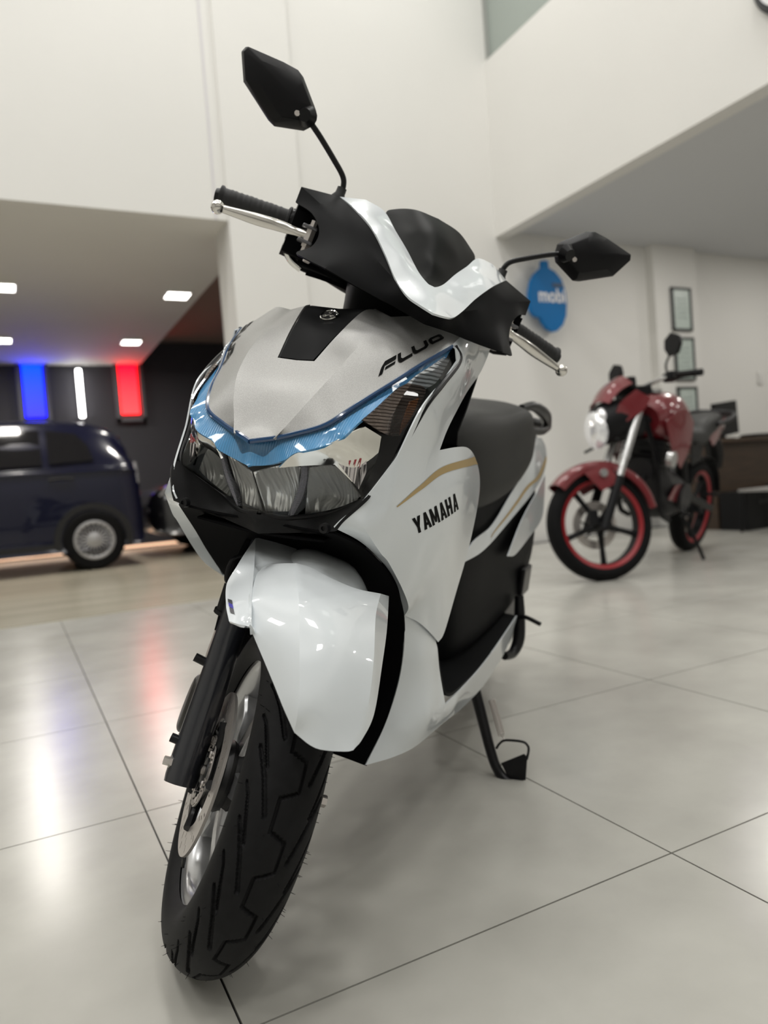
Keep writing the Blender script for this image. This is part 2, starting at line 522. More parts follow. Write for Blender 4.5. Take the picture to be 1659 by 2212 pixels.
MB().cyl((0, -0.05, 0.0), (0, -0.05, 0.66), 0.032, n=14).build('tube', mat('tube_glow', (1, 1, 1), 0.5, emit=(1, 0.98, 0.96, 14.0)), t)
MB().box((0, -0.03, 0.68), (0.05, 0.07, 0.03)).build('end_cap', mat('strip_grey', (0.3, 0.3, 0.3), 0.5), t, smooth=False)
t = thing('led_kerb', 'low lit kerb strip on the floor behind the cars', 'led strip', (0.6, 10.25, 0.006))
MB().box((0, 0.05, 0.03), (6.0, 0.10, 0.06)).build('kerb', M_dark, t, smooth=False)
MB().box((0, -0.006, 0.035), (6.0, 0.012, 0.03)).build('led_line', mat('amber_led_line', (1, 0.7, 0.5), 0.5, emit=(1.0, 0.62, 0.40, 1.3)), t, smooth=False)

# blue hanging sign on the back wall
ol = [(0.0, 0.30), (0.03, 0.30), (0.035, 0.24), (0.10, 0.215), (0.165, 0.15), (0.20, 0.05), (0.205, -0.05), (0.19, -0.15), (0.15, -0.23), (0.08, -0.285),
      (0.035, -0.29), (-0.02, -0.265), (-0.06, -0.22), (-0.085, -0.175), (-0.14, -0.165), (-0.175, -0.13), (-0.19, -0.06), (-0.185, 0.03), (-0.16, 0.12), (-0.11, 0.19), (-0.05, 0.235), (-0.035, 0.245), (-0.03, 0.30)]
sg = thing('hanging_sign', 'blue balloon shaped hanging sign with white lettering on the back wall', 'sign', (4.36, YW - 0.10, 2.16))
nn = len(ol)
MB().add([(x * 1.05, -0.02, z * 1.05) for x, z in ol] + [(x * 1.05, 0.02, z * 1.05) for x, z in ol],
         [tuple(range(nn)), tuple(range(nn, 2 * nn))[::-1]] + [(k, k + nn, (k + 1) % nn + nn, (k + 1) % nn) for k in range(nn)]
         ).build('sign_board', mat('sign_blue', (0.0, 0.15, 0.42), 0.5, spec=0.2), sg, smooth=False)
MB().cyl((0, 0, 0.31), (0, 0, 0.50), 0.004, n=8).build('hanging_cord', mat('cord_white', (0.7, 0.7, 0.7), 0.6), sg)
MB().cyl((0.0, 0.018, 0.05), (0.0, 0.102, 0.05), 0.012, n=10).build('wall_peg', mat('cord_white', (0.7, 0.7, 0.7), 0.6), sg)
s_, t_, f_ = text_mesh('mobi', bold=0.03)
decal('sign_lettering', s_, t_, f_, [(-0.10, -0.021, -0.05), (0.20, -0.021, -0.05), (0.20, -0.021, 0.075), (-0.10, -0.021, 0.075)], None, mat('sign_white', (0.80, 0.80, 0.82), 0.5), sg, lift=0.002)
MB().box((0.118, -0.0225, 0.105), (0.115, 0.003, 0.034)).build('sign_dark_band', mat('sign_navy', (0.01, 0.05, 0.12), 0.5), sg, smooth=False)

# framed certificates on the column
M_cert = mat('certificate_paper', (0.50, 0.57, 0.53), 0.35, var=(14, 0.10, 5, (1, 1, 3)))
M_cframe = mat('certificate_frame', (0.035, 0.04, 0.04), 0.5)
for lab, zt, x in (('topmost framed certificate on the wall column', 2.315, 6.04), ('second framed certificate from the top of the column', 1.83, 6.045),
                   ('third framed certificate from the top of the column', 1.345, 6.05), ('lowest framed certificate on the column, behind the red motorcycle', 0.86, 6.05)):
    t = thing('certificate', lab, 'certificate', (x, YW - 0.115, zt - 0.40), group='framed certificates')
    for sx in (-1, 1): MB().box((sx * 0.125, 0, 0.20), (0.02, 0.025, 0.42)).build('frame_side', M_cframe, t, smooth=False)
    for z in (0.0, 0.40): MB().box((0, 0, z), (0.27, 0.025, 0.02)).build('frame_rail', M_cframe, t, smooth=False)
    MB().box((0, 0.004, 0.20), (0.235, 0.012, 0.385)).build('sheet', M_cert, t, smooth=False)
    for k in range(5):
        MB().box((0, -0.0035, 0.30 - 0.045 * k), (0.15 - 0.02 * (k % 2), 0.002, 0.010)).build('text_line', mat('cert_ink', (0.30, 0.36, 0.34), 0.6), t, smooth=False)
t = thing('wall_switch', 'small white switch plate on the wall right of the certificates', 'switch', (7.31, YW - 0.012, 1.455))
MB().box((0, 0, 0), (0.08, 0.02, 0.13)).build('plate', mat('switch_white', (0.74, 0.73, 0.71), 0.4), t, smooth=False, bevel=0.003)
MB().box((0, -0.012, 0), (0.03, 0.01, 0.05)).build('rocker', mat('switch_white', (0.74, 0.73, 0.71), 0.4), t, smooth=False)

# round sign on the mezzanine parapet
rs = thing('round_sign', 'round black sign with white marks on the parapet, cut by the top right corner', 'sign', (3.925, 2.46, 3.20))
MB().add(*lathe_vf([(0.0001, -0.05), (0.215, -0.05), (0.235, -0.03), (0.235, 0.0), (0.0001, 0.0)], 48, 'x')).build('disc', mat('sign_black', (0.018, 0.020, 0.024), 0.35), rs)
V, F = lathe_vf([(0.165, -0.050), (0.165, -0.0525), (0.198, -0.0525), (0.198, -0.050)], 48, 'x', closed=True)
obj('sign_ring', V, F, mat('sign_white', (0.8, 0.8, 0.8), 0.5), rs, flip=None)

# ------------------------------------------------------------------ the white scooter: frames
def rot_axis(a, t):
    return Matrix.Rotation(t, 4, Vector(a))
PSI, PHI, DEL, PIT = (math.radians(a) for a in (-138.430, 12.340, 37.543, 1.350))
body_rot = Matrix.Rotation(PSI, 4, 'Z') @ Matrix.Rotation(PIT, 4, 'Y') @ Matrix.Rotation(-PHI, 4, 'X')
scooter = thing('scooter', 'white scooter with silver nose, front wheel turned, leaning on its side stand', 'scooter')
scooter.matrix_world = Matrix.Translation((0.22173, 1.07379, -0.0062)) @ body_rot
EPS = math.radians(26.5)
QP = Vector((0.09, 0, 0))
STEER = Matrix.Translation(QP) @ Matrix.Rotation(DEL, 4, Vector((-math.sin(EPS), 0, math.cos(EPS)))) @ Matrix.Translation(-QP)

M_white = mat('pearl_white_paint', (0.745, 0.79, 0.82), 0.30, coat=1.0, coat_rough=0.03)
M_silver = mat('satin_silver_paint', (0.315, 0.312, 0.302), 0.44, metal=0.65, coat=0.3, coat_rough=0.35, var=(900, 0.14, 2))
M_black = mat('matt_black_plastic', (0.0050, 0.0052, 0.0057), 0.50, spec=0.05)
M_grain = mat('grained_black_plastic', (0.0125, 0.0125, 0.013), 0.5, spec=0.16, bump=('vor', 900, 0.35, 0.0004))
M_satin = mat('satin_black_plastic', (0.009, 0.009, 0.010), 0.30, spec=0.25)
M_deep = mat('black_cavity_plastic', (0.004, 0.004, 0.0045), 0.8, spec=0.06)
M_rubber = mat('tyre_rubber', (0.0080, 0.0080, 0.0086), 0.6, spec=0.16, bump=('noise', 900, 0.25, 0.0006), var=(60, 0.22, 5))
M_chrome = mat('chrome', (0.82, 0.82, 0.80), 0.08, metal=1.0)
M_alu = mat('cast_aluminium_paint', (0.50, 0.505, 0.515), 0.30, metal=0.8, coat=0.4)
M_steel = mat('brushed_steel', (0.66, 0.62, 0.59), 0.38, metal=0.9)
M_polish = mat('polished_lever_alloy', (0.72, 0.70, 0.66), 0.18, metal=1.0)
M_fork = mat('fork_black_enamel', (0.014, 0.015, 0.020), 0.28, coat=0.5)
M_seat = mat('seat_vinyl', (0.022, 0.022, 0.021), 0.55, spec=0.25, bump=('noise', 700, 0.30, 0.0005))
M_gold = mat('gold_decal', (0.50, 0.36, 0.16), 0.35, metal=0.3)
M_ink = mat('black_decal', (0.003, 0.003, 0.003), 0.5, spec=0.05)
M_lens = clear_cover('clear_lens', (0.97, 0.98, 0.98), 1.0)
M_mirror = mat('mirror_glass', (0.85, 0.87, 0.88), 0.02, metal=1.0)

# ---- silver nose cover --------------------------------------------------------------
def both(pts): return pts
N = dict(n0=(0.042, 0, 0.729), n1=(0.009, 0.090, 0.762), n15=(-0.028, 0.113, 0.791), n2=(-0.079, 0.134, 0.822), n25=(-0.131, 0.158, 0.856), n3=(-0.197, 0.181, 0.892), n4=(-0.282, 0.178, 0.926))
n_low1 = (0.030, 0.026, 0.736, 'c'); n_back = (-0.182, 0.085, 0.924, 'c')
n_edge = [(0.023, 0.055, 0.746), N['n1'], N['n15'], N['n2'], N['n25'], (*N['n3'], 'c'), (*N['n4'], 'c'), (-0.242, 0.150, 0.932), (-0.204, 0.118, 0.930)]
n_lid = [(-0.190, 0.056, 0.935, 'c'), (-0.157, 0.049, 0.925), (-0.105, 0.039, 0.885), (-0.058, 0.029, 0.841, 'c'), (-0.060, 0, 0.840, 'c')]
base = Panel([(0.042, 0, 0.729, 'c'), n_low1] + n_edge + [n_back] + n_lid, off=[((-0.012, 0, 0.797), 0.004), ((-0.021, 0.090, 0.831), 0.004), ((-0.122, 0.125, 0.875), 0.004)], d=(0.75, 0, 0.66), res=0.009, both=True)
ridge = [base.point(p, dh) for p, dh in (((0.058, 0.030, 0.754), 0.001), ((0.051, 0.040, 0.778), 0.004), ((0.028, 0.055, 0.803), 0.0075), ((-0.015, 0.070, 0.831), 0.009), ((-0.078, 0.080, 0.876), 0.007))]
nose = Panel([(0.042, 0, 0.729, 'c'), n_low1] + ridge + [n_back] + n_lid, off=[((-0.012, 0, 0.797), 0.002)], d=(0.75, 0, 0.66), res=0.0055, both=True)
nose.join(Panel([n_low1] + n_edge + [n_back] + ridge[::-1], off=[((-0.122, 0.125, 0.875), 0.003)], d=(0.75, 0, 0.66), res=0.0055, both=True))
# the bottom tip starts on the centre line
nose_o = nose.build('nose_cover', M_silver, scooter, thick=0.003, angle=16, label='satin silver nose cover with two swept ridges')
nose_t = nose.bvh()
lid = Panel([(-0.062, 0, 0.8415, 'c'), (-0.060, 0.026, 0.8425, 'c'), (-0.106, 0.0365, 0.8845), (-0.157, 0.0465, 0.924), (-0.178, 0.046, 0.932, 'c'), (-0.178, 0, 0.930, 'c')],
            off=[((-0.12, 0.0, 0.893), -0.002), ((-0.15, 0.0, 0.914), -0.0025)], d=(0.68, 0, 0.73), res=0.006, both=True)
lid_o = lid.build('nose_lid', M_black, scooter, label='matt black centre lid with round emblem')
# emblem: chrome ring, black ground, three tuning forks
en = Vector((0.63, 0.0, 0.777)).normalized(); e1 = Vector((0, 1, 0)); e2 = en.cross(e1)
ec = Vector(lid.point((-0.150, 0.0, 0.913))) + en * 0.001
def emb(p): return ec + e1 * p[0] + e2 * p[1] + en * p[2]
def emblem_lathe(prof, n=36):
    V, F = lathe_vf(prof, n, 'z'); return [emb(p) for p in V], F
MB().add(*emblem_lathe([(0.0001, 0.0015), (0.0120, 0.0015), (0.0120, -0.004), (0.0001, -0.004)])).build('emblem_ground', M_satin, lid_o)
MB().add(*emblem_lathe([(0.0116, -0.002), (0.0116, 0.0028), (0.0128, 0.0034), (0.0140, 0.0024), (0.0142, -0.002)])).build('emblem_ring', M_chrome, lid_o)
for k in range(3):
    a0 = math.pi / 2 + k * 2 * math.pi / 3
    m = MB()
    def P(r, off, h): return emb((math.cos(a0) * r - math.sin(a0) * off, math.sin(a0) * r + math.cos(a0) * off, h))
    def bar(p, q, w):
        m.tube([P(p[0], p[1], 0.0022), P(q[0], q[1], 0.0022)], w, 6)
    bar((0.0005, 0), (0.0048, 0), 0.0008)
    bar((0.0048, -0.0022), (0.0048, 0.0022), 0.0007)
    bar((0.0048, -0.0022), (0.0100, -0.0022), 0.0007); bar((0.0048, 0.0022), (0.0100, 0.0022), 0.0007); bar((0.0048, 0), (0.0085, 0), 0.0006)
    m.build('emblem_fork', M_chrome, lid_o)

# FLUO lettering on the left shoulder (strokes in a unit box)
def stroke_letters():
    V = []; F = []
    def poly(pts):
        k = len(V); V.extend(pts); F.append(tuple(range(k, k + len(pts))))
    # F : slanted stem with two bars
    poly([(0.00, 0.0), (0.055, 0.0), (0.085, 0.62), (0.035, 0.62)]); poly([(0.035, 0.62), (0.085, 0.62), (0.245, 0.62), (0.255, 1.0), (0.085, 1.0)])
    poly([(0.085, 0.24), (0.225, 0.24), (0.235, 0.46), (0.095, 0.46)])
    # L
    poly([(0.275, 1.0), (0.325, 1.0), (0.315, 0.45), (0.335, 0.30), (0.285, 0.12), (0.268, 0.35)]); poly([(0.285, 0.12), (0.335, 0.30), (0.475, 0.30), (0.468, 0.0), (0.315, 0.0)])
    # U
    poly([(0.490, 1.0), (0.540, 1.0), (0.535, 0.42), (0.555, 0.30), (0.505, 0.06), (0.485, 0.32)]); poly([(0.505, 0.06), (0.555, 0.30), (0.665, 0.30), (0.700, 0.08), (0.675, 0.0), (0.53, 0.0)])
    poly([(0.665, 0.30), (0.700, 0.08), (0.735, 0.25), (0.745, 1.0), (0.695, 1.0), (0.685, 0.42)])
    # O
    poly([(0.765, 0.30), (0.815, 0.38), (0.82, 0.70), (0.77, 0.82)]); poly([(0.77, 0.82), (0.82, 0.70), (0.925, 0.70), (0.975, 1.0), (0.815, 1.0)])
    poly([(0.925, 0.70), (0.975, 1.0), (1.0, 0.80), (0.995, 0.22), (0.945, 0.34), (0.945, 0.62)]); poly([(0.995, 0.22), (0.945, 0.34), (0.815, 0.38), (0.765, 0.30), (0.785, 0.06), (0.97, 0.06)])
    v = np.array(V)
    return v[:, 0], v[:, 1], F
s_, t_, f_ = stroke_letters()
decal('model_lettering', s_, t_, f_, [(-0.087, 0.108, 0.818), (-0.206, 0.163, 0.895), (-0.201, 0.158, 0.906), (-0.098, 0.103, 0.835)], nose_t, M_ink, nose_o, lift=0.0012)
s2, t2 = s_, t_
decal('model_lettering', [1 - a for a in s_], t_, [f[::-1] for f in f_], [tuple(np.array(p) * [1, -1, 1]) for p in ((-0.206, 0.163, 0.895), (-0.087, 0.108, 0.818), (-0.098, 0.103, 0.835), (-0.201, 0.158, 0.906))], nose_t, M_ink, nose_o, lift=0.0012)

# ---- white front side panels -------------------------------------------------------
s_top = (-0.051, 0.170, 0.728, 'c'); s_corner = (0.022, 0.122, 0.631, 'c'); s_notch = (-0.180, 0.165, 0.478, 'c')
crease = [(-0.040, 0.172, 0.683), (-0.028, 0.169, 0.653), (0.003, 0.156, 0.633, 'c'), (-0.034, 0.168, 0.598), (-0.055, 0.173, 0.583), (-0.105, 0.180, 0.539), (-0.146, 0.180, 0.503)]
side_out = [(*N['n4'], 'c'), (-0.326, 0.182, 0.931), (-0.387, 0.186, 0.928), (-0.404, 0.188, 0.915), (-0.366, 0.187, 0.870), (-0.298, 0.186, 0.831), (-0.246, 0.186, 0.795), (-0.205, 0.187, 0.765),
            (-0.178, 0.188, 0.737, 'c'), (-0.236, 0.196, 0.742), (-0.295, 0.199, 0.741), (-0.345, 0.201, 0.725), (-0.393, 0.202, 0.690), (-0.408, 0.202, 0.643), (-0.395, 0.199, 0.560), (-0.359, 0.196, 0.486), (-0.330, 0.192, 0.420),
            (-0.306, 0.190, 0.408, 'c'), (-0.273, 0.188, 0.428), (-0.217, 0.178, 0.461), s_notch] + crease[::-1] + [s_top, (-0.087, 0.183, 0.795), (-0.150, 0.190, 0.838), (-0.190, 0.194, 0.869, 'c'), (-0.190, 0.190, 0.887, 'c'), (*N['n3'], 'c')]
side = Panel(side_out, off=[((-0.155, 0.195, 0.631), 0.006), ((-0.229, 0.205, 0.690), 0.007), ((-0.152, 0.181, 0.580), 0.003), ((-0.235, 0.195, 0.859), 0.007), ((-0.309, 0.192, 0.906), 0.006), ((-0.159, 0.190, 0.766), 0.003)],
             d=(0.55, 0.82, 0.18), res=0.008)
flange = Panel([s_top] + crease + [s_notch, (-0.154, 0.165, 0.507), (-0.121, 0.166, 0.539), (-0.080, 0.159, 0.573), (-0.025, 0.143, 0.609), s_corner, (0.020, 0.131, 0.644), (-0.003, 0.150, 0.672)], d=(0.80, 0.30, -0.25), res=0.008)
side.join(flange)
side_o = side.build('side_fairing', M_white, scooter, angle=32, label='white left front side panel with gold stripe and black lettering')
side_t = side.bvh()
side_r = side.build('side_fairing', M_white, scooter, angle=32, mirror=True, label='white right front side panel')
def block_letters(word, w=1.0, gap=0.20, st=0.36):
    G = {'Y': [[(0, 1), (st, 1), (0.5 * w + 0.02, 0.52), (0.5 * w - 0.15, 0.38)], [(w, 1), (w - st, 1), (0.5 * w - 0.10, 0.50), (0.5 * w + 0.15, 0.38)], [(0.5 * w - 0.15, 0), (0.5 * w + 0.15, 0), (0.5 * w + 0.15, 0.45), (0.5 * w - 0.15, 0.45)]],
         'A': [[(0, 0), (st * 0.95, 0), (0.5 * w + 0.10, 1), (0.5 * w - 0.16, 1)], [(w, 0), (w - st * 0.95, 0), (0.5 * w - 0.10, 1), (0.5 * w + 0.16, 1)], [(0.22 * w, 0.22), (0.78 * w, 0.22), (0.74 * w, 0.38), (0.26 * w, 0.38)]],
         'M': [[(0, 0), (st * 0.85, 0), (st * 0.85, 1), (0, 1)], [(w * 1.15, 0), (w * 1.15 - st * 0.85, 0), (w * 1.15 - st * 0.85, 1), (w * 1.15, 1)], [(0.05, 1), (st * 0.95, 1), (0.575 * w + 0.13, 0.12), (0.575 * w - 0.13, 0.12)], [(1.15 * w - 0.05, 1), (1.15 * w - st * 0.95, 1), (0.575 * w - 0.13, 0.12), (0.575 * w + 0.13, 0.12)]],
         'H': [[(0, 0), (st, 0), (st, 1), (0, 1)], [(w, 0), (w - st, 0), (w - st, 1), (w, 1)], [(0.1, 0.40), (w - 0.1, 0.40), (w - 0.1, 0.60), (0.1, 0.60)]]}
    V = []; F = []; x = 0
    for c in word:
        for q in G[c]:
            k = len(V); n = len(V) * 1e-4
            V += [(x + a, b_) for a, b_ in q]; F.append(tuple(range(k, k + len(q))))
        x += (1.15 if c == 'M' else 1.0) * w + gap
        if c in 'YA': x -= 0.10
    v = np.array(V); return v[:, 0] / v[:, 0].max(), v[:, 1], F
s_, t_, f_ = block_letters('YAMAHA')
decal('brand_lettering', s_, t_, f_, [(-0.104, 0.190, 0.619), (-0.247, 0.205, 0.646), (-0.226, 0.205, 0.674), (-0.089, 0.187, 0.642)], side_t, M_ink, side_o)
def stripe(name, top, bot, tree, parent, n=10):
    a = catmull(top, n); b = catmull(bot, n); V = []; T = []
    for p, q in zip(a, b):
        for w in (p, q):
            h = tree.find_nearest(Vector(w)); V.append(np.array(h[0]) + np.array(h[1]) * 0.0008)
    k = len(a)
    return obj(name, V, [(2 * i, 2 * i + 1, 2 * i + 3, 2 * i + 2) for i in range(k - 1)], M_gold, parent)
stripe('gold_stripe', [(-0.051, 0.172, 0.661), (-0.102, 0.184, 0.686), (-0.186, 0.196, 0.714), (-0.338, 0.201, 0.726)], [(-0.053, 0.172, 0.660), (-0.112, 0.184, 0.682), (-0.198, 0.197, 0.705), (-0.370, 0.201, 0.714)], side_t, side_o)

# ---- lower white panels and deck skirts ---------------------------------------------
low_out = [(-0.192, 0.160, 0.477, 'c'), (-0.227, 0.173, 0.461), (-0.277, 0.183, 0.431), (-0.301, 0.186, 0.412, 'c'), (-0.306, 0.190, 0.397, 'c'), (-0.322, 0.195, 0.352), (-0.333, 0.210, 0.292, 'c'), (-0.441, 0.213, 0.290), (-0.579, 0.215, 0.289), (-0.751, 0.215, 0.298), (-0.941, 0.215, 0.315, 'c'),
           (-0.938, 0.213, 0.291), (-0.865, 0.210, 0.238), (-0.669, 0.208, 0.218), (-0.502, 0.205, 0.225), (-0.371, 0.205, 0.245), (-0.254, 0.190, 0.242), (-0.197, 0.170, 0.240), (-0.154, 0.140, 0.236, 'c'), (-0.192, 0.150, 0.288), (-0.206, 0.160, 0.356), (-0.204, 0.163, 0.419)]
low = Panel(low_out, inner=[(-0.229, 0.182, 0.401), (-0.232, 0.186, 0.330), (-0.202, 0.170, 0.289), (-0.252, 0.203, 0.304), (-0.394, 0.214, 0.277)], d=(0.45, 0.88, -0.05), res=0.010)
low_o = low.build('lower_fairing', M_white, scooter, label='white left lower panel running into the deck skirt')
low.build('lower_fairing', M_white, scooter, mirror=True, label='white right lower panel')

# ---- front wheel well: black liner behind the wheel ---------------------------------
ML = []
for (x, z, w) in ((0.016, 0.622, 0.121), (-0.027, 0.603, 0.142), (-0.082, 0.567, 0.1575), (-0.123, 0.533, 0.1645), (-0.156, 0.501, 0.1635), (-0.186, 0.471, 0.1620), (-0.206, 0.418, 0.1615), (-0.208, 0.356, 0.1585), (-0.194, 0.288, 0.1485), (-0.157, 0.234, 0.139)):
    ML.append([(x, w, z), (x - 0.015, w * 0.6, z - 0.005), (x - 0.02, 0, z - 0.006), (x - 0.015, -w * 0.6, z - 0.005), (x, -w, z)])
V, F, *_ = loft(ML, 4, 4)
obj('wheel_well_liner', V, F, M_deep, scooter, thick=0.003)

# ---- headlight unit -------------------------------------------------------------------
LO = [(-0.202, 0.190, 0.872), (-0.140, 0.187, 0.832), (-0.096, 0.180, 0.797), (-0.058, 0.165, 0.732), (-0.018, 0.148, 0.680), (-0.028, 0.125, 0.661), (-0.032, 0.080, 0.639), (-0.006, 0.035, 0.628)]
inn = [(0.042, 0, 0.729, 'c'), (0.030, 0.026, 0.736), (0.023, 0.055, 0.746), N['n1'], N['n15'], N['n2'], N['n25'], (*N['n3'], 'c')]
lens_out = inn + [(*LO[0], 'c')] + LO[1:] + [(0.002, 0, 0.628, 'c')]
lens_off = [((0.040, 0, 0.670), 0.004), ((0.010, 0.07, 0.675), 0.004), ((-0.015, 0.125, 0.70), 0.004)]
lens = Panel(lens_out, off=lens_off, d=(0.93, 0.0, 0.36), res=0.009, both=True)
def shifted(panel, dx, dz, shrink=1.0):
    q = [(p[0] + dx, p[1] * shrink, p[2] + dz) for p in panel.v]
    return q, panel.f
hv, hf = shifted(lens, -0.055, -0.012, 0.93)
hl = obj('headlight', hv, hf, M_satin, scooter, thick=0.002, label='wide headlight with clear lens, chrome reflectors and blue light band')
lens_o = lens.build('lens', M_lens, hl, thick=0.0)
# blue daytime band, just behind the lens
def sh(p, dx=-0.006, dz=-0.002): return (p[0] + dx, p[1] * 0.995, p[2] + dz)
M_blue = mat('blue_light_band', (0.10, 0.33, 0.62), 0.16, coat=0.8, bump=('wave', 95, 0.5, 0.0012, 'Y', 0.0))
bl_up = [(0.042, 0, 0.729), (0.030, 0.026, 0.736), (0.023, 0.055, 0.746), N['n1'], N['n15'], N['n2'], N['n25'], N['n3']]
bl_lo = [(-0.174, 0.181, 0.874), (-0.146, 0.174, 0.859), (-0.115, 0.160, 0.839), (-0.082, 0.149, 0.820), (-0.036, 0.140, 0.789), (-0.008, 0.128, 0.771), (0.014, 0.121, 0.754), (0.019, 0.110, 0.742), (0.037, 0.090, 0.731), (0.040, 0.062, 0.721), (0.043, 0.050, 0.711), (0.038, 0.022, 0.700)]
band = Panel([sh(bl_up[0]) + ('c',)] + [sh(p) for p in bl_up[1:-1]] + [sh(bl_up[-1]) + ('c',)] + [sh(bl_lo[0]) + ('c',)] + [sh(p) for p in bl_lo[1:]] + [sh((0.050, 0, 0.697)) + ('c',)],
             off=[(sh((0.053, 0, 0.714)), 0.003)], d=(0.93, 0, 0.36), res=0.005, both=True)
band.build('blue_light_band', M_blue, hl, thick=0.004, label='translucent blue daytime light band')
M_bluedark = mat('blue_band_edge', (0.012, 0.055, 0.15), 0.12, coat=1.0)
eg = MB()
for sy in (1, -1):
    pth = [(p[0] + 0.0005, p[1] * sy, p[2] - 0.0028) for p in bl_up]
    eg.tube(pth, 0.0034, 8, 6)
eg.build('band_edge', M_bluedark, hl, label='dark blue edge along the silver nose')

# reflectors: ribbed chrome bowls in the lower half
M_refl = mat('ribbed_reflector', (0.90, 0.90, 0.89), 0.30, metal=0.55, bump=('wave', 34, 0.7, 0.004, 'Y', 1.5))
M_refl2 = mat('smooth_reflector', (0.90, 0.90, 0.89), 0.30, metal=0.55, bump=('wave', 40, 0.6, 0.003, 'Y', 2.0))
def dp(p, dx=-0.016, dz=-0.004): return (p[0] + dx, p[1] * 0.97, p[2] + dz)
def reflector(name, pts, inner, m, parent):
    q = Panel([dp(p[:3]) + tuple(p[3:]) for p in pts], inner=[dp(p) for p in inner], d=(0.93, 0, 0.36), res=0.006)
    a = q.build(name, m, parent, thick=0.0015)
    b_ = q.build(name, m, parent, mirror=True, thick=0.0015)
    return a, b_
reflector('reflector_bowl', [(0.013, 0.068, 0.704, 'c'), (0.001, 0.103, 0.708), (-0.020, 0.133, 0.673, 'c'), (-0.025, 0.120, 0.661), (-0.025, 0.083, 0.643), (-0.013, 0.055, 0.635, 'c')], [(-0.042, 0.075, 0.671), (-0.042, 0.085, 0.676)], M_refl, hl)
reflector('centre_reflector', [(0.046, 0.002, 0.690, 'c'), (0.037, 0.040, 0.704), (0.020, 0.058, 0.703, 'c'), (-0.004, 0.044, 0.640, 'c'), (0.006, 0.003, 0.634, 'c')], [(0.004, 0.018, 0.665)], M_refl2, hl)
M_div = mat('reflector_divider', (0.24, 0.24, 0.27), 0.3, metal=0.6, bump=('wave', 220, 0.6, 0.001, 'Z', 0.0))
for sy in (1, -1):
    a = [dp(p, -0.010, -0.002) for p in ((0.018, 0.066, 0.713), (0.008, 0.062, 0.684), (0.001, 0.053, 0.658), (-0.003, 0.041, 0.632))]
    MB().tube([(p[0], p[1] * sy, p[2]) for p in a], [0.005, 0.0055, 0.006, 0.004], 8, 5).build('reflector_divider', M_div, hl)
# chrome wings over the low beam
wing = Panel([dp(p[:3], -0.009, -0.002) + tuple(p[3:]) for p in ((*(0.048, 0.045, 0.700), 'c'), (0.043, 0.064, 0.720), (0.032, 0.100, 0.735), (0.009, 0.126, 0.755), (*(-0.005, 0.138, 0.764), 'c'), (*(-0.031, 0.152, 0.753), 'c'), (-0.028, 0.150, 0.723), (*(-0.019, 0.138, 0.677), 'c'), (-0.004, 0.122, 0.695), (*(0.011, 0.107, 0.711), 'c'), (0.027, 0.075, 0.706))],
             off=[(dp((0.016, 0.131, 0.738)), 0.004), (dp((0.037, 0.104, 0.723)), 0.004), (dp((-0.024, 0.138, 0.724)), 0.002)], d=(0.85, 0.45, 0.25), res=0.005)
M_wing = mat('chrome_wing', (0.80, 0.79, 0.75), 0.12, metal=1.0)
for mr in (False, True): wing.build('chrome_wing', M_wing, hl, mirror=mr, thick=0.003)
pl = Panel([dp(p[:3], -0.002, -0.001) + ('c',) for p in ((0.003, 0.112, 0.712), (-0.021, 0.141, 0.722), (-0.022, 0.143, 0.704), (-0.016, 0.137, 0.681))], inner=[], d=(0.93, 0.2, 0.3), res=0.006)
M_pos = mat('position_lamp_facets', (0.78, 0.74, 0.74), 0.10, metal=0.9, bump=('wave', 26, 1.0, 0.004, 'Y', 0.0))
for mr in (False, True): pl.build('position_lamp', M_pos, hl, mirror=mr, thick=0.002)
M_pink = mat('position_lamp_red', (0.55, 0.10, 0.12), 0.15, metal=0.5)
for k, (u0, u1) in enumerate(((0.40, 0.48), (0.60, 0.68), (0.80, 0.86))):
    A, B_, C_, D_ = (np.array(dp(p, 0.0015, 0.0)) for p in ((0.003, 0.112, 0.712), (-0.021, 0.141, 0.722), (-0.022, 0.143, 0.704), (-0.016, 0.137, 0.681)))
    lo = A + (D_ - A) * (u0 + 0.1)
    tri = [A + (B_ - A) * u0, A + (B_ - A) * u1, lo * 0.35 + (A + (B_ - A) * (u0 + u1) / 2) * 0.65]
    for sy in (1, -1):
        vv = [(p[0], p[1] * sy, p[2]) for p in tri]
        obj('position_facet', vv, [(0, 1, 2) if sy == 1 else (2, 1, 0)], M_pink, hl, smooth=False, thick=0.001)
# turn signals: smoked amber ribs with a clear top
M_turn = mat('smoked_turn_lens', (0.16, 0.12, 0.10), 0.18, metal=0.55, coat=1.0, bump=('wave', 70, 0.9, 0.003, 'Z', 1.2))
turn = Panel([dp(p[:3], -0.006, -0.001) + tuple(p[3:]) for p in ((*(-0.002, 0.136, 0.771), 'c'), (-0.026, 0.144, 0.788), (-0.069, 0.154, 0.817), (*(-0.090, 0.160, 0.827), 'c'), (-0.124, 0.176, 0.823), (-0.102, 0.174, 0.792), (*(-0.080, 0.164, 0.755), 'c'), (-0.044, 0.156, 0.755))], inner=[], d=(0.8, 0.55, 0.3), res=0.006)
for mr in (False, True): turn.build('turn_signal', M_turn, hl, mirror=mr, thick=0.003, label='smoked turn signal with ribbed amber lens')
M_clearref = mat('upper_reflector', (0.82, 0.86, 0.90), 0.22, metal=0.6, bump=('wave', 55, 0.9, 0.003, 'Z', 1.0))
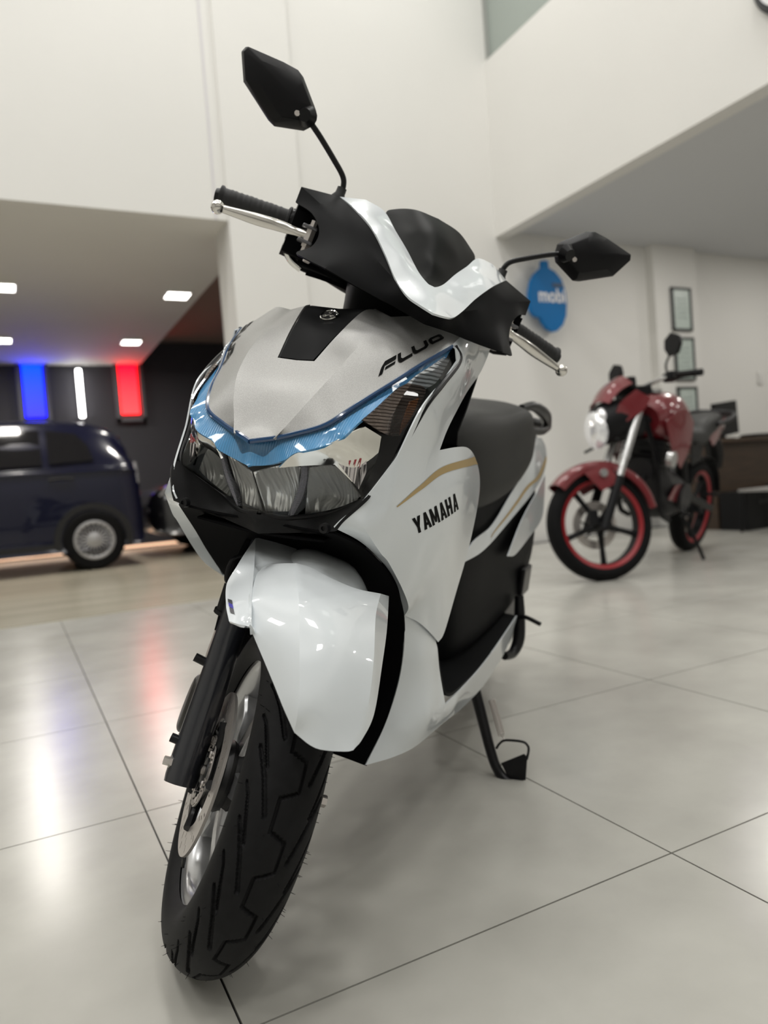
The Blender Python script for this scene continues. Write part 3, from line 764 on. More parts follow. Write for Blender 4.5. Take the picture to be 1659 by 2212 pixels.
upr = Panel([dp(p[:3], -0.006, -0.001) + tuple(p[3:]) for p in ((*(-0.090, 0.160, 0.827), 'c'), (-0.110, 0.165, 0.840), (-0.136, 0.178, 0.857), (*(-0.169, 0.184, 0.873), 'c'), (*(-0.188, 0.187, 0.871), 'c'), (-0.148, 0.184, 0.836), (*(-0.124, 0.176, 0.823), 'c'))], inner=[], d=(0.8, 0.55, 0.3), res=0.005)
for mr in (False, True): upr.build('upper_reflector', M_clearref, hl, mirror=mr, thick=0.002)
amb = Panel([dp(p[:3], -0.0035, 0.0) + tuple(p[3:]) for p in ((*(-0.087, 0.169, 0.801), 'c'), (*(-0.106, 0.175, 0.808), 'c'), (-0.096, 0.172, 0.785), (*(-0.076, 0.163, 0.754), 'c'), (-0.078, 0.166, 0.777))], inner=[], d=(0.8, 0.55, 0.3), res=0.005)
M_amber = mat('amber_ribbed_plastic', (0.42, 0.16, 0.06), 0.2, metal=0.4, coat=1.0, bump=('wave', 90, 0.8, 0.002, 'Z', 1.5))  # amber coloured ribbed insert in the turn signal
for mr in (False, True): amb.build('amber_insert', M_amber, hl, mirror=mr, thick=0.002)
# rubber seal round the lens
m = MB()
for sy in (1, -1):
    m.tube([(p[0] - 0.003, (p[1] + 0.003) * sy, p[2] - 0.001) for p in [N['n3']] + LO + [(0.002, 0.0, 0.628)]], 0.0042, 8, 6)
m.build('lens_seal', M_satin, hl)
# black chin below the lens
chin = Panel([(0.004, 0, 0.627, 'c'), (-0.006, 0.035, 0.627), (-0.033, 0.080, 0.637), (-0.026, 0.126, 0.660), (-0.014, 0.150, 0.680, 'c'), (-0.001, 0.151, 0.672), (0.020, 0.131, 0.644), (0.024, 0.123, 0.630, 'c'), (0.002, 0.092, 0.620), (-0.005, 0.055, 0.610), (0.0, 0, 0.600, 'c')],
             off=[((-0.003, 0.055, 0.620), 0.005), ((0.012, 0, 0.612), 0.005), ((-0.014, 0.115, 0.648), 0.002)], d=(0.9, 0, -0.05), res=0.007, both=True)
chin_o = chin.build('headlight_chin', M_grain, scooter, thick=0.004)
for sy in (1, -1):
    MB().add(*lathe_vf([(0.0001, 0.002), (0.003, 0.002), (0.003, 0.0045), (0.0065, 0.004), (0.0068, -0.004)], 18, 'x', (0.021, 0.108 * sy, 0.628))).build('chin_screw', M_satin, chin_o)
V, F, *_ = loft([[(0.0, 0.10, 0.605), (-0.002, 0.05, 0.601), (-0.002, 0, 0.599), (-0.002, -0.05, 0.601), (0.0, -0.10, 0.605)], [(-0.10, 0.10, 0.615), (-0.10, 0.05, 0.611), (-0.10, 0, 0.609), (-0.10, -0.05, 0.611), (-0.10, -0.10, 0.615)]], 4, 4)
obj('chin_underside', V, F, M_deep, scooter, thick=0.003)

# ------------------------------------------------------------------ scooter: steering assembly (local frame STEER)
def spart(o):                       # a part that turns with the bars
    o.matrix_local = STEER; return o
AX = (0.0, 0.0, 0.2425)
# ---- front tyre with cut tread
NT, NP, PER = 720, 190, 17
L_ = 2 * math.pi / PER
def seg_dist(px, py, a, b):
    ax, ay = a; bx, by = b
    dx, dy = bx - ax, by - ay
    t = np.clip(((px - ax) * dx + (py - ay) * dy) / (dx * dx + dy * dy), 0, 1)
    return np.hypot(px - ax - t * dx, py - ay - t * dy)
def tread_depth(th, ph):
    """groove depth in metres at wheel angle th, section angle ph (arrays)"""
    R0 = 0.2425
    w = ph * 0.051
    P = R0 * L_
    D = np.full(th.shape, 1.0)
    base = (th % L_) * R0
    def line(pts, wd):
        nonlocal D
        for k in (-2, -1, 0, 1, 2):
            for a, b in zip(pts[:-1], pts[1:]):
                d = seg_dist(base, w, (a[0] * P + k * P, a[1]), (b[0] * P + k * P, b[1])) - wd
                D = np.minimum(D, d)
    line([(0.0, -0.010), (0.40, -0.010), (0.52, 0.010), (0.90, 0.010), (1.0, -0.010)], 0.0019)
    for sg, off in ((-1, 0.0), (1, 0.5)):
        line([(off + 1.02, sg * 0.051), (off + 0.88, sg * 0.0445), (off + 0.60, sg * 0.034), (off + 0.15, sg * 0.021)], 0.0026)
        line([(off + 1.50, sg * 0.057), (off + 1.36, sg * 0.050), (off + 0.74, sg * 0.034)], 0.0020)
    g = np.clip(-D / 0.0012 + 0.35, 0, 1)
    return 0.0042 * g * (np.abs(ph) < 1.30)
def tyre_mesh(groove=True, NT=NT, NP=NP, half=0.052, R=0.2425, sect=0.0505):
    th = np.linspace(0, 2 * math.pi, NT, endpoint=False)
    ph = np.linspace(-2.18, 2.18, NP)
    T_, P_ = np.meshgrid(th, ph, indexing='ij')
    dep = tread_depth(T_, P_) if groove else 0 * T_
    r = (R - sect) + sect * np.cos(P_) * np.where(np.abs(P_) > 1.57, 0.92, 1.0) - dep * np.cos(P_ * 0.6)
    y = half * np.sin(P_) * np.where(np.abs(P_) > 1.57, 0.30 + 0.70 * np.abs(np.sin(P_)) ** 0.7, 1.0)
    y = y - dep * np.sin(P_ * 0.6)
    V = np.stack([r * np.cos(T_), y, r * np.sin(T_)], -1).reshape(-1, 3)
    idx = np.arange(NT * NP).reshape(NT, NP)
    a = idx[:, :-1]; b = np.roll(idx, -1, 0)[:, :-1]; c = np.roll(idx, -1, 0)[:, 1:]; d = idx[:, 1:]
    F = np.stack([a, d, c, b], -1).reshape(-1, 4)
    return V, F
V, F = tyre_mesh()
V = V + np.array(AX)
tyre = spart(obj('front_tyre', V, F.tolist(), M_rubber, scooter, angle=35, label='black grooved front tyre'))
random.seed(3)
m = MB()
for k in range(230):                # moulding whiskers still on the new tyre
    a = random.random() * 2 * math.pi; p = random.choice((-1, 1)) * random.uniform(0.25, 1.5)
    if k % 2: p = random.choice((-1, 1)) * random.uniform(0.95, 1.45)
    r0, y0 = 0.192 + 0.0505 * math.cos(p), 0.052 * math.sin(p)
    l = random.uniform(0.003, 0.0075)
    r1, y1 = r0 + l * math.cos(p), y0 + l * math.sin(p)
    q0 = (r0 * math.cos(a), y0, r0 * math.sin(a) + AX[2]); q1 = (r1 * math.cos(a), y1, r1 * math.sin(a) + AX[2])
    m.tube([q0, q1], [0.0005, 0.00025], 4)
wh = m.build('rubber_whiskers', M_rubber, tyre); wh['kind'] = 'stuff'
# ---- rim
prof = [(0.168, -0.036), (0.166, -0.034), (0.160, -0.033), (0.156, -0.030), (0.150, -0.022), (0.147, -0.010), (0.147, 0.010), (0.150, 0.022), (0.156, 0.030), (0.160, 0.033), (0.166, 0.034), (0.168, 0.036), (0.172, 0.034), (0.160, 0.020), (0.160, -0.020), (0.172, -0.034)]
V, F = lathe_vf(prof, 96, 'y', AX, closed=True)
rim = spart(obj('front_rim', V, F, M_alu, scooter, flip=None, label='silver cast alloy rim with broad spokes'))
for k in range(5):
    a = k * 2 * math.pi / 5 + 0.30
    rows = []
    for (r, w, y0, y1) in ((0.030, 0.020, -0.030, 0.028), (0.070, 0.016, -0.026, 0.022), (0.110, 0.017, -0.020, 0.020), (0.140, 0.024, -0.022, 0.022), (0.152, 0.034, -0.024, 0.024)):
        ring = []
        for (u, y) in ((-1, y0 + 0.004), (-0.55, y0), (0.55, y0), (1, y0 + 0.004), (1, y1 - 0.004), (0.55, y1), (-0.55, y1), (-1, y1 - 0.004)):
            aa = a + 0.10 * (r / 0.15)
            ring.append((r * math.cos(aa) - u * w * math.sin(aa), y, AX[2] + r * math.sin(aa) + u * w * math.cos(aa)))
        rows.append(ring)
    V, F = tube_loft(rows, 3, 2)
    obj('spoke', V, F, M_alu, rim, flip=None, angle=30)
V, F = lathe_vf([(0.0001, -0.064), (0.018, -0.064), (0.020, -0.060), (0.036, -0.058), (0.044, -0.056), (0.050, -0.050), (0.046, -0.043), (0.050, -0.036), (0.046, -0.029), (0.050, -0.022), (0.046, -0.012), (0.050, -0.002), (0.046, 0.010), (0.044, 0.030), (0.030, 0.050), (0.020, 0.060), (0.0001, 0.060)], 40, 'y', AX)
obj('hub', V, F, mat('hub_black', (0.012, 0.012, 0.013), 0.45), rim, flip=None)
MB().tube([(0.0, -0.038, AX[2] - 0.156), (0.003, -0.042, AX[2] - 0.140), (0.004, -0.047, AX[2] - 0.128)], [0.003, 0.003, 0.004], 8, 3).build('valve', M_satin, rim)
# ---- brake disc: pierced ring with a carrier
NR, NA = 9, 180
V = []; F = []
rad = np.linspace(0.074, 0.112, NR)
for i in range(NR):
    for k in range(NA):
        a = 2 * math.pi * k / NA + rad[i] * 1.5
        V.append((rad[i] * math.cos(a), -0.0605, AX[2] + rad[i] * math.sin(a)))
for i in range(NR - 1):
    for k in range(NA):
        if (i in (1, 2) and k % 12 == 2) or (i in (5, 6) and k % 12 == 8) or (i in (3, 4) and k % 12 == 5): continue
        F.append((i * NA + k, i * NA + (k + 1) % NA, (i + 1) * NA + (k + 1) % NA, (i + 1) * NA + k))
disc = spart(obj('brake_disc', V, F, M_steel, scooter, thick=0.004, flip=None, smooth=False, label='pierced steel brake disc'))
m = MB()
for k in range(5):
    a = 2 * math.pi * k / 5
    m.tube([(0.030 * math.cos(a), -0.0585, AX[2] + 0.030 * math.sin(a)), (0.055 * math.cos(a + 0.15), -0.0590, AX[2] + 0.055 * math.sin(a + 0.15)), (0.077 * math.cos(a + 0.35), -0.0620, AX[2] + 0.077 * math.sin(a + 0.35))], [0.008, 0.006, 0.007], 8, 3)
m.build('disc_carrier', M_satin, disc)
for k in range(5):
    a = 2 * math.pi * k / 5
    MB().add(*lathe_vf([(0.0001, -0.0675), (0.0045, -0.0675), (0.0055, -0.065), (0.0055, -0.058)], 8, 'y', (0.034 * math.cos(a), 0, AX[2] + 0.034 * math.sin(a)))).build('disc_bolt', M_steel, disc, flip=None)
V = []; F = []                       # toothed sensor ring
for i, r in enumerate((0.040, 0.047)):
    for k in range(96):
        a = 2 * math.pi * k / 96; V.append((r * math.cos(a), -0.0645, AX[2] + r * math.sin(a)))
F = [(k, (k + 1) % 96, 96 + (k + 1) % 96, 96 + k) for k in range(96) if k % 2 == 0]
for r_ in ((0.036, 0.0405), (0.0465, 0.049)):
    kk = len(V)
    for r in r_:
        for k in range(96):
            a = 2 * math.pi * k / 96; V.append((r * math.cos(a), -0.0645, AX[2] + r * math.sin(a)))
    F += [(kk + k, kk + (k + 1) % 96, kk + 96 + (k + 1) % 96, kk + 96 + k) for k in range(96)]
obj('sensor_ring', V, F, M_steel, disc, thick=0.002, flip=None, smooth=False)
# ---- fork legs
FD = np.array([-math.sin(EPS), 0, math.cos(EPS)])
for sy in (-1, 1):
    p0 = np.array([0.008, 0.090 * sy, 0.219]); 
    rows = []
    for t, r in ((0.0, 0.019), (0.008, 0.0235), (0.10, 0.0230), (0.20, 0.0215), (0.32, 0.0215), (0.36, 0.0215)):
        c = p0 + FD * t; e = np.array([math.cos(EPS), 0, math.sin(EPS)])
        ring = []
        for k in range(16):
            a = 2 * math.pi * k / 16
            rr = r * (1.06 if abs(math.cos(a)) > 0.9 else 1.0)
            ring.append(c + e * rr * math.cos(a) + np.array([0, 1, 0]) * rr * math.sin(a))
        rows.append(ring)
    V, F = tube_loft(rows, 3, 1)
    leg = spart(obj('fork_leg', V, F, M_fork, scooter, flip=None))
    MB().tube([p0 + FD * 0.35, p0 + FD * 0.50], 0.0155, 16).build('fork_tube', M_steel, leg)
    # axle end
    MB().add(*lathe_vf([(0.0001, 0.0), (0.006, 0.0), (0.0062, 0.012), (0.009, 0.008), (0.009, 0.016)], 6, 'y', (0.0, 0.110 * sy - (0.004 if sy > 0 else 0.012), AX[2]))).build('axle_nut', M_steel, leg, flip=None, angle=20)
    if sy < 0:
        q = np.array([-0.014, -0.106, 0.268])
        MB().tube([q, q + np.array([-0.004, -0.016, 0.0])], 0.0065, 10).build('clamp_bolt', M_satin, leg)
        q = p0 + FD * 0.160 + np.array([-0.014, -0.016, 0])
        MB().tube([q, q + np.array([-0.004, -0.020, 0.002])], 0.0065, 10).build('clamp_bolt', M_satin, leg)
spart(MB().tube([(0, -0.10, AX[2]), (0, 0.10, AX[2])], 0.0075, 12).build('front_axle', M_steel, scooter))
# ---- caliper behind the right leg
m = MB()
rows = []
for y in (-0.112, -0.107, -0.090, -0.072, -0.066):
    sc = 0.85 if y in (-0.112, -0.066) else 1.0
    ring = []
    for k in range(12):
        a = 2 * math.pi * k / 12
        ring.append((-0.095 + sc * 0.026 * math.cos(a) * (1.1 if math.cos(a) > 0 else 0.9), y, 0.285 + sc * 0.048 * math.sin(a)))
    rows.append(ring)
V, F = tube_loft(rows, 2, 2)
cal = spart(obj('brake_caliper', V, F, mat('caliper_gold_black', (0.035, 0.033, 0.03), 0.35, metal=0.4), scooter, flip=None))
MB().tube([(-0.105, -0.092, 0.32), (-0.112, -0.102, 0.35), (-0.115, -0.104, 0.40)], 0.006, 8, 4).build('hose_union', M_steel, cal)
MB().box((-0.062, -0.080, 0.290), (0.06, 0.016, 0.07)).build('caliper_bracket', M_satin, cal, bevel=0.003, smooth=False)
# ---- brake hose and sensor wire up the right leg
hose = spart(MB().tube([(-0.115, -0.104, 0.40), (-0.125, -0.108, 0.44), (-0.130, -0.112, 0.48), (-0.140, -0.110, 0.53), (-0.17, -0.09, 0.60)], 0.0065, 10, 5).build('brake_hose', M_deep, scooter))
MB().tube([(-0.122, -0.108, 0.430), (-0.129, -0.1115, 0.470)], [0.0105, 0.0095], 12).build('hose_sleeve', M_satin, hose)
MB().add(*lathe_vf([(0.010, -0.003), (0.0135, -0.003), (0.0135, 0.003), (0.010, 0.003)], 16, 'z', (-0.1215, -0.108, 0.428))).build('sleeve_collar', M_satin, hose, flip=None)
m = MB().tube([(-0.105, -0.105, 0.475), (-0.10, -0.124, 0.485), (-0.105, -0.126, 0.515), (-0.115, -0.108, 0.520), (-0.112, -0.102, 0.480)], 0.0028, 8, 5)
m.build('hose_guide', M_satin, hose)

# ---- front fender (white): hood, cheeks, rear mudguard
r_edge = [(0.221, -0.029, 0.450, 'c'), (0.201, -0.046, 0.464), (0.177, -0.063, 0.479), (0.132, -0.097, 0.508, 'c'), (0.093, -0.109, 0.531, 'c'), (0.029, -0.104, 0.544), (-0.013, -0.094, 0.547, 'c'), (0.013, -0.082, 0.565), (0.028, -0.062, 0.578, 'c')]
ridge_r = [(0.122, -0.059, 0.560), (0.177, -0.050, 0.527), (0.206, -0.041, 0.498), (0.222, -0.034, 0.471)]
ridge_l = [(0.089, 0.047, 0.564), (0.151, 0.045, 0.534), (0.185, 0.047, 0.502), (0.204, 0.047, 0.476)]
top_l = (0.025, 0.062, 0.576, 'c'); tip_l = (0.220, 0.044, 0.453, 'c')
hood = Panel([r_edge[-1], (0.031, -0.042, 0.580), (0.047, -0.017, 0.580), (0.048, 0.021, 0.578), top_l] + ridge_l + [tip_l, (0.226, 0.037, 0.449), (0.231, 0.009, 0.445), (0.230, -0.008, 0.445), r_edge[0]] + ridge_r[::-1], off=[((0.156, -0.002, 0.533), 0.004)], d=(0.70, 0.0, 0.71), res=0.007)
hood.join(Panel(r_edge + ridge_r, d=(0.60, -0.62, 0.50), res=0.007, off=[((0.156, -0.068, 0.511), 0.002)]))
hood.join(Panel([top_l, (-0.021, 0.090, 0.564, 'c'), (0.056, 0.080, 0.541), (0.121, 0.070, 0.516), (0.181, 0.063, 0.479), (0.210, 0.051, 0.459), tip_l] + ridge_l[::-1], d=(0.55, 0.70, 0.45), res=0.007))
fen = spart(hood.build('front_fender', M_white, scooter, thick=0.003, angle=28, label='white front fender with raised hood and side cheek'))
k0 = (0.132, -0.097, 0.508, 'c'); k_peak = (-0.122, -0.104, 0.553, 'c'); k_cr = [(-0.011, -0.107, 0.549), (0.063, -0.108, 0.539), (0.113, -0.106, 0.528)]
cheek = Panel([k0, (0.138, -0.106, 0.518), (0.133, -0.117, 0.515), (0.120, -0.127, 0.510, 'c'), (0.084, -0.133, 0.515), (0.017, -0.134, 0.518), (-0.005, -0.128, 0.538), (-0.065, -0.117, 0.543), k_peak] + k_cr, d=(0.55, -0.75, 0.35), res=0.006)
chan = Panel([k_peak] + k_cr + [k0, (0.089, -0.108, 0.530, 'c'), (0.024, -0.103, 0.543), (-0.021, -0.093, 0.545, 'c'), (-0.004, -0.079, 0.560), (-0.02, -0.045, 0.566, 'c'), (-0.135, -0.045, 0.563, 'c'), (-0.128, -0.075, 0.562)], d=(0.35, 0.45, 0.8), res=0.006)
ck = cheek.build('fender_cheek', M_white, fen, thick=0.003)
chan.build('fender_channel', M_white, fen, thick=0.003)
# small checked sticker on the right cheek
ct = cheek.bvh()
M_stk = [mat('sticker_dark', (0.02, 0.02, 0.03), 0.4), mat('sticker_blue', (0.03, 0.02, 0.35), 0.4), mat('sticker_grey', (0.06, 0.06, 0.07), 0.4)]
sq = [(0.070, -0.131, 0.517), (0.080, -0.129, 0.523), (0.114, -0.124, 0.519), (0.106, -0.126, 0.514)]
for k in range(3):
    q = [np.array(p) for p in sq]
    a, b_ = k / 3 + 0.02, (k + 1) / 3 - 0.02
    quad = [q[3] * b_ + q[0] * (1 - b_), q[2] * b_ + q[1] * (1 - b_), q[2] * a + q[1] * (1 - a), q[3] * a + q[0] * (1 - a)]
    vv = []
    for p in quad:
        h = ct.find_nearest(Vector(p)); nn_ = h[1] if h[1].dot(Vector((0.5, -0.7, 0.5))) > 0 else -h[1]
        vv.append(h[0] + nn_ * 0.0012)
    obj('cheek_sticker', vv, [(0, 1, 2, 3)], M_stk[k], fen, smooth=False)
rows = []
for k in range(9):
    th = math.radians(84 + 9 * k); r = (0.326, 0.340, 0.345, 0.344, 0.338, 0.328, 0.316, 0.306, 0.300)[k]
    rows.append([((r - dr) * math.cos(th), w, AX[2] + (r - dr) * math.sin(th)) for w, dr in ((-0.078, 0.075), (-0.064, 0.030), (-0.035, 0.004), (0.0, 0.0), (0.035, 0.004), (0.064, 0.030), (0.078, 0.075))])
V, F, *_ = loft(rows, 3, 3)
obj('rear_mudguard', V, F, M_white, fen, thick=0.003, flip=None)

# ---- handlebar covers
vt_o, vt_m = (-0.331, 0.159, 1.086), (-0.215, 0.104, 1.042)
vtrim = Panel([(-0.072, 0, 0.951, 'c'), (-0.084, 0.020, 0.955), (-0.106, 0.038, 0.962), (-0.140, 0.0565, 0.981), (-0.175, 0.077, 1.010), vt_m, (-0.272, 0.134, 1.068), (*vt_o, 'c'), (-0.316, 0.120, 1.097, 'c'), (-0.300, 0.088, 1.091), (-0.255, 0.064, 1.062), (-0.215, 0.042, 1.036), (-0.175, 0.022, 1.009), (-0.152, 0.007, 0.996), (-0.150, 0, 0.995, 'c')],
              off=[((-0.112, 0, 0.982), 0.004), ((-0.180, 0.052, 1.021), 0.004), ((-0.235, 0.084, 1.060), 0.004)], d=(0.62, 0, 0.78), res=0.006, both=True)
vt = spart(vtrim.build('handlebar_trim', M_white, scooter, thick=0.003, label='white V shaped trim on the handlebar'))
visor = Panel([(-0.151, 0, 0.993, 'c'), (-0.154, 0.007, 0.995), (-0.176, 0.021, 1.007), (-0.216, 0.041, 1.034), (-0.257, 0.063, 1.060), (-0.300, 0.083, 1.089), (-0.312, 0.070, 1.104), (-0.306, 0.040, 1.116), (-0.302, 0, 1.119, 'c')],
              off=[((-0.19, 0, 1.036), 0.010), ((-0.25, 0, 1.086), 0.014), ((-0.25, 0.035, 1.074), 0.010)], d=(0.7, 0, 0.72), res=0.006, both=True)
spart(visor.build('meter_visor', mat('visor_black', (0.006, 0.0065, 0.006), 0.38, spec=0.06), scooter, thick=0.003, label='black bulging meter visor'))
def flip_y(p): return (p[0], -p[1], p[2])
cr = [flip_y((-0.292, -0.178, 1.053)), flip_y((-0.232, -0.133, 1.027)), flip_y((-0.176, -0.091, 1.000))]
vv_ = [(-0.274, 0.134, 1.066), (-0.217, 0.104, 1.040), (-0.177, 0.077, 1.008)]
c_end = (-0.142, 0.0565, 0.979, 'c'); c_top = (-0.346, 0.221, 1.076, 'c')
cover = Panel([(*vt_o, 'c')] + vv_ + [c_end] + cr[::-1] + [c_top], d=(0.72, 0.10, 0.68), res=0.006)
cover.join(Panel([c_top] + cr + [c_end, (-0.108, 0.038, 0.960), (-0.086, 0.020, 0.953), (-0.074, 0, 0.949, 'c'), (-0.10, 0, 0.935, 'c'), (-0.125, 0.045, 0.942), (-0.150, 0.10, 0.948), (-0.172, 0.151, 0.955, 'c'),
           (-0.225, 0.185, 0.962), (-0.250, 0.194, 0.968), (-0.240, 0.176, 0.985), (-0.255, 0.174, 1.012), (-0.290, 0.192, 1.036), (-0.340, 0.221, 1.049, 'c')], d=(0.85, 0.30, 0.20), res=0.006))
for mr in (False, True): spart(cover.build('handlebar_cover', M_black, scooter, mirror=mr, thick=0.003, angle=20))
rows = []
for (y, x0, x1, z0, z1) in ((-0.215, -0.345, -0.425, 0.985, 1.074), (-0.15, -0.335, -0.445, 0.965, 1.083), (-0.06, -0.33, -0.45, 0.955, 1.095), (0.06, -0.33, -0.45, 0.955, 1.095), (0.15, -0.335, -0.445, 0.965, 1.083), (0.215, -0.345, -0.425, 0.985, 1.074)):
    rows.append([(x0, y, z0 + 0.02), (x0, y, z1 - 0.006), (x0 - 0.02, y, z1), ((x0 + x1) / 2, y, z1), (x1, y, z1 - 0.03), (x1, y, z0 + 0.02), ((x0 + x1) / 2, y, z0)])
V, F = tube_loft(rows, 3, 3)
rc = spart(obj('rear_handlebar_cover', V, F, M_black, scooter, flip=None))
MB().box((-0.415, 0, 1.088), (0.05, 0.13, 0.012), Matrix.Rotation(math.radians(25), 3, 'Y')).build('instrument_panel', M_satin, rc, bevel=0.003, smooth=False)
rows = []
for (z, x, rx, ry) in ((0.985, -0.30, 0.115, 0.100), (0.965, -0.31, 0.110, 0.098), (0.940, -0.325, 0.090, 0.090), (0.915, -0.335, 0.080, 0.084), (0.880, -0.345, 0.075, 0.080)):
    rows.append([(x + rx * math.cos(2 * math.pi * k / 16), ry * math.sin(2 * math.pi * k / 16), z) for k in range(16)])
V, F = tube_loft(rows, 3, 1)
spart(obj('steering_neck', V, F, M_black, scooter, flip=None))
# ---- bar, grips, levers
bar = spart(MB().tube([(-0.42, -0.335, 1.017), (-0.405, -0.22, 1.028), (-0.39, -0.10, 1.02), (-0.38, 0, 1.01), (-0.39, 0.10, 1.02), (-0.405, 0.22, 1.028), (-0.42, 0.335, 1.017)], 0.011, 12, 5).build('handlebar_tube', M_satin, scooter))
for sy in (-1, 1):
    a = np.array([-0.404, 0.218 * sy, 1.029]); b_ = np.array([-0.4205, 0.338 * sy, 1.0165])
    V = []; F = []; prof = []
    n = 40
    pts = []; rr = []
    for k in range(n):
        t = k / (n - 1)
        r = 0.0165 + 0.0010 * (math.sin(t * 90) > 0.2) * (0.1 < t < 0.9)
        if t < 0.04: r = 0.022
        if t > 0.955: r = 0.0195
        pts.append(a + (b_ - a) * t); rr.append(r)
    gp = spart(MB().tube(pts, rr, 20).build('grip', mat('grip_rubber', (0.016, 0.016, 0.017), 0.6), scooter, angle=60))
    MB().tube([b_, b_ + (b_ - a) / np.linalg.norm(b_ - a) * 0.008], [0.015, 0.012], 16).build('bar_end', M_satin, gp)
    MB().tube([a + (a - b_) * 0.02, a + (a - b_) * 0.16], [0.021, 0.024], 16).build('switch_collar', M_satin, gp)
lev = [(-0.346, -0.331, 0.990), (-0.346, -0.324, 0.991), (-0.345, -0.301, 0.994), (-0.340, -0.264, 0.999), (-0.332, -0.234, 1.003), (-0.315, -0.204, 1.004), (-0.295, -0.183, 1.004)]
def lever_mesh(path, sy):
    rows = []
    dims = [(0.0088, 0.0088), (0.0065, 0.0065), (0.0075, 0.0060), (0.0095, 0.0055), (0.0090, 0.0055), (0.0075, 0.0060), (0.0085, 0.0075)]
    P = [np.array((p[0], p[1] * -sy, p[2])) for p in path]
    for i, (p, (h, w)) in enumerate(zip(P, dims)):
        t = P[min(i + 1, len(P) - 1)] - P[max(i - 1, 0)]; t /= np.linalg.norm(t)
        up = np.array([0.15, 0, 1.0]); up -= t * up.dot(t); up /= np.linalg.norm(up); si = np.cross(t, up)
        rows.append([p + up * h * math.cos(2 * math.pi * k / 12) + si * w * math.sin(2 * math.pi * k / 12) for k in range(12)])
    return tube_loft(rows, 4, 1)
for sy in (1, -1):
    V, F = lever_mesh(lev, sy)
    lv = spart(obj('brake_lever', V, F, M_polish, scooter, flip=None, angle=70, label='polished alloy brake lever with ball end'))
    b0 = np.array(lev[0]) * np.array([1, -sy, 1])
    bm = bmesh.new(); bmesh.ops.create_uvsphere(bm, u_segments=16, v_segments=10, radius=0.0112)
    V = [tuple(v.co + Vector(b0)) for v in bm.verts]; F = [tuple(v.index for v in f.verts) for f in bm.faces]; bm.free()
    obj('lever_ball', V, F, M_polish, lv)
    p = np.array(lev[-1]) * np.array([1, -sy, 1])
    for dz_ in (0.0115, -0.0115):
        MB().box(p + np.array([0.0, 0.004 * sy, dz_]), (0.022, 0.024, 0.005)).build('lever_clevis', mat('clevis_grey', (0.16, 0.16, 0.17), 0.35, metal=0.6), lv, bevel=0.002, smooth=False)
    MB().add(*lathe_vf([(0.0001, 0.024), (0.0055, 0.024), (0.0055, 0.016), (0.008, 0.0155), (0.008, -0.018), (0.0055, -0.019), (0.0055, -0.030), (0.0001, -0.030)], 6, 'z', tuple(p))).build('pivot_bolt', M_steel, lv, flip=None, angle=20)
    MB().box(p + np.array([0.006, -0.010 * sy, -0.034]), (0.016, 0.012, 0.012)).build('brake_switch', M_steel, lv, bevel=0.002, smooth=False)
    cav = spart(MB().box((-0.365, -0.195 * sy, 1.005), (0.07, 0.040, 0.070)).build('cover_cavity_shade', M_deep, scooter, smooth=False))  # black block stands in for the shade inside the lever opening
# throttle cables under the right grip
cb = spart(MB().tube([(-0.360, -0.176, 0.962), (-0.360, -0.141, 0.963), (-0.360, -0.113, 0.965), (-0.360, -0.076, 0.963)], 0.0032, 8, 5).build('throttle_cable', M_deep, scooter))
MB().tube([(-0.360, -0.183, 0.963), (-0.360, -0.167, 0.964), (-0.360, -0.120, 0.967)], [0.0078, 0.0085, 0.0075], 10).build('cable_boot', M_satin, cb)
MB().tube([(-0.360, -0.210, 0.993), (-0.360, -0.206, 0.977), (-0.360, -0.193, 0.965), (-0.357, -0.173, 0.958)], [0.007, 0.0072, 0.0068, 0.006], 10, 5).build('cable_elbow', M_chrome, cb)
spart(MB().tube([(-0.345, -0.164, 0.954), (-0.345, -0.132, 0.958), (-0.345, -0.095, 0.960), (-0.345, -0.064, 0.958)], 0.0030, 8, 5).build('throttle_cable', M_deep, scooter))
spart(MB().tube([(-0.360, -0.087, 0.967), (-0.360, -0.069, 0.967)], 0.0052, 8).build('cable_sleeve', M_satin, scooter))
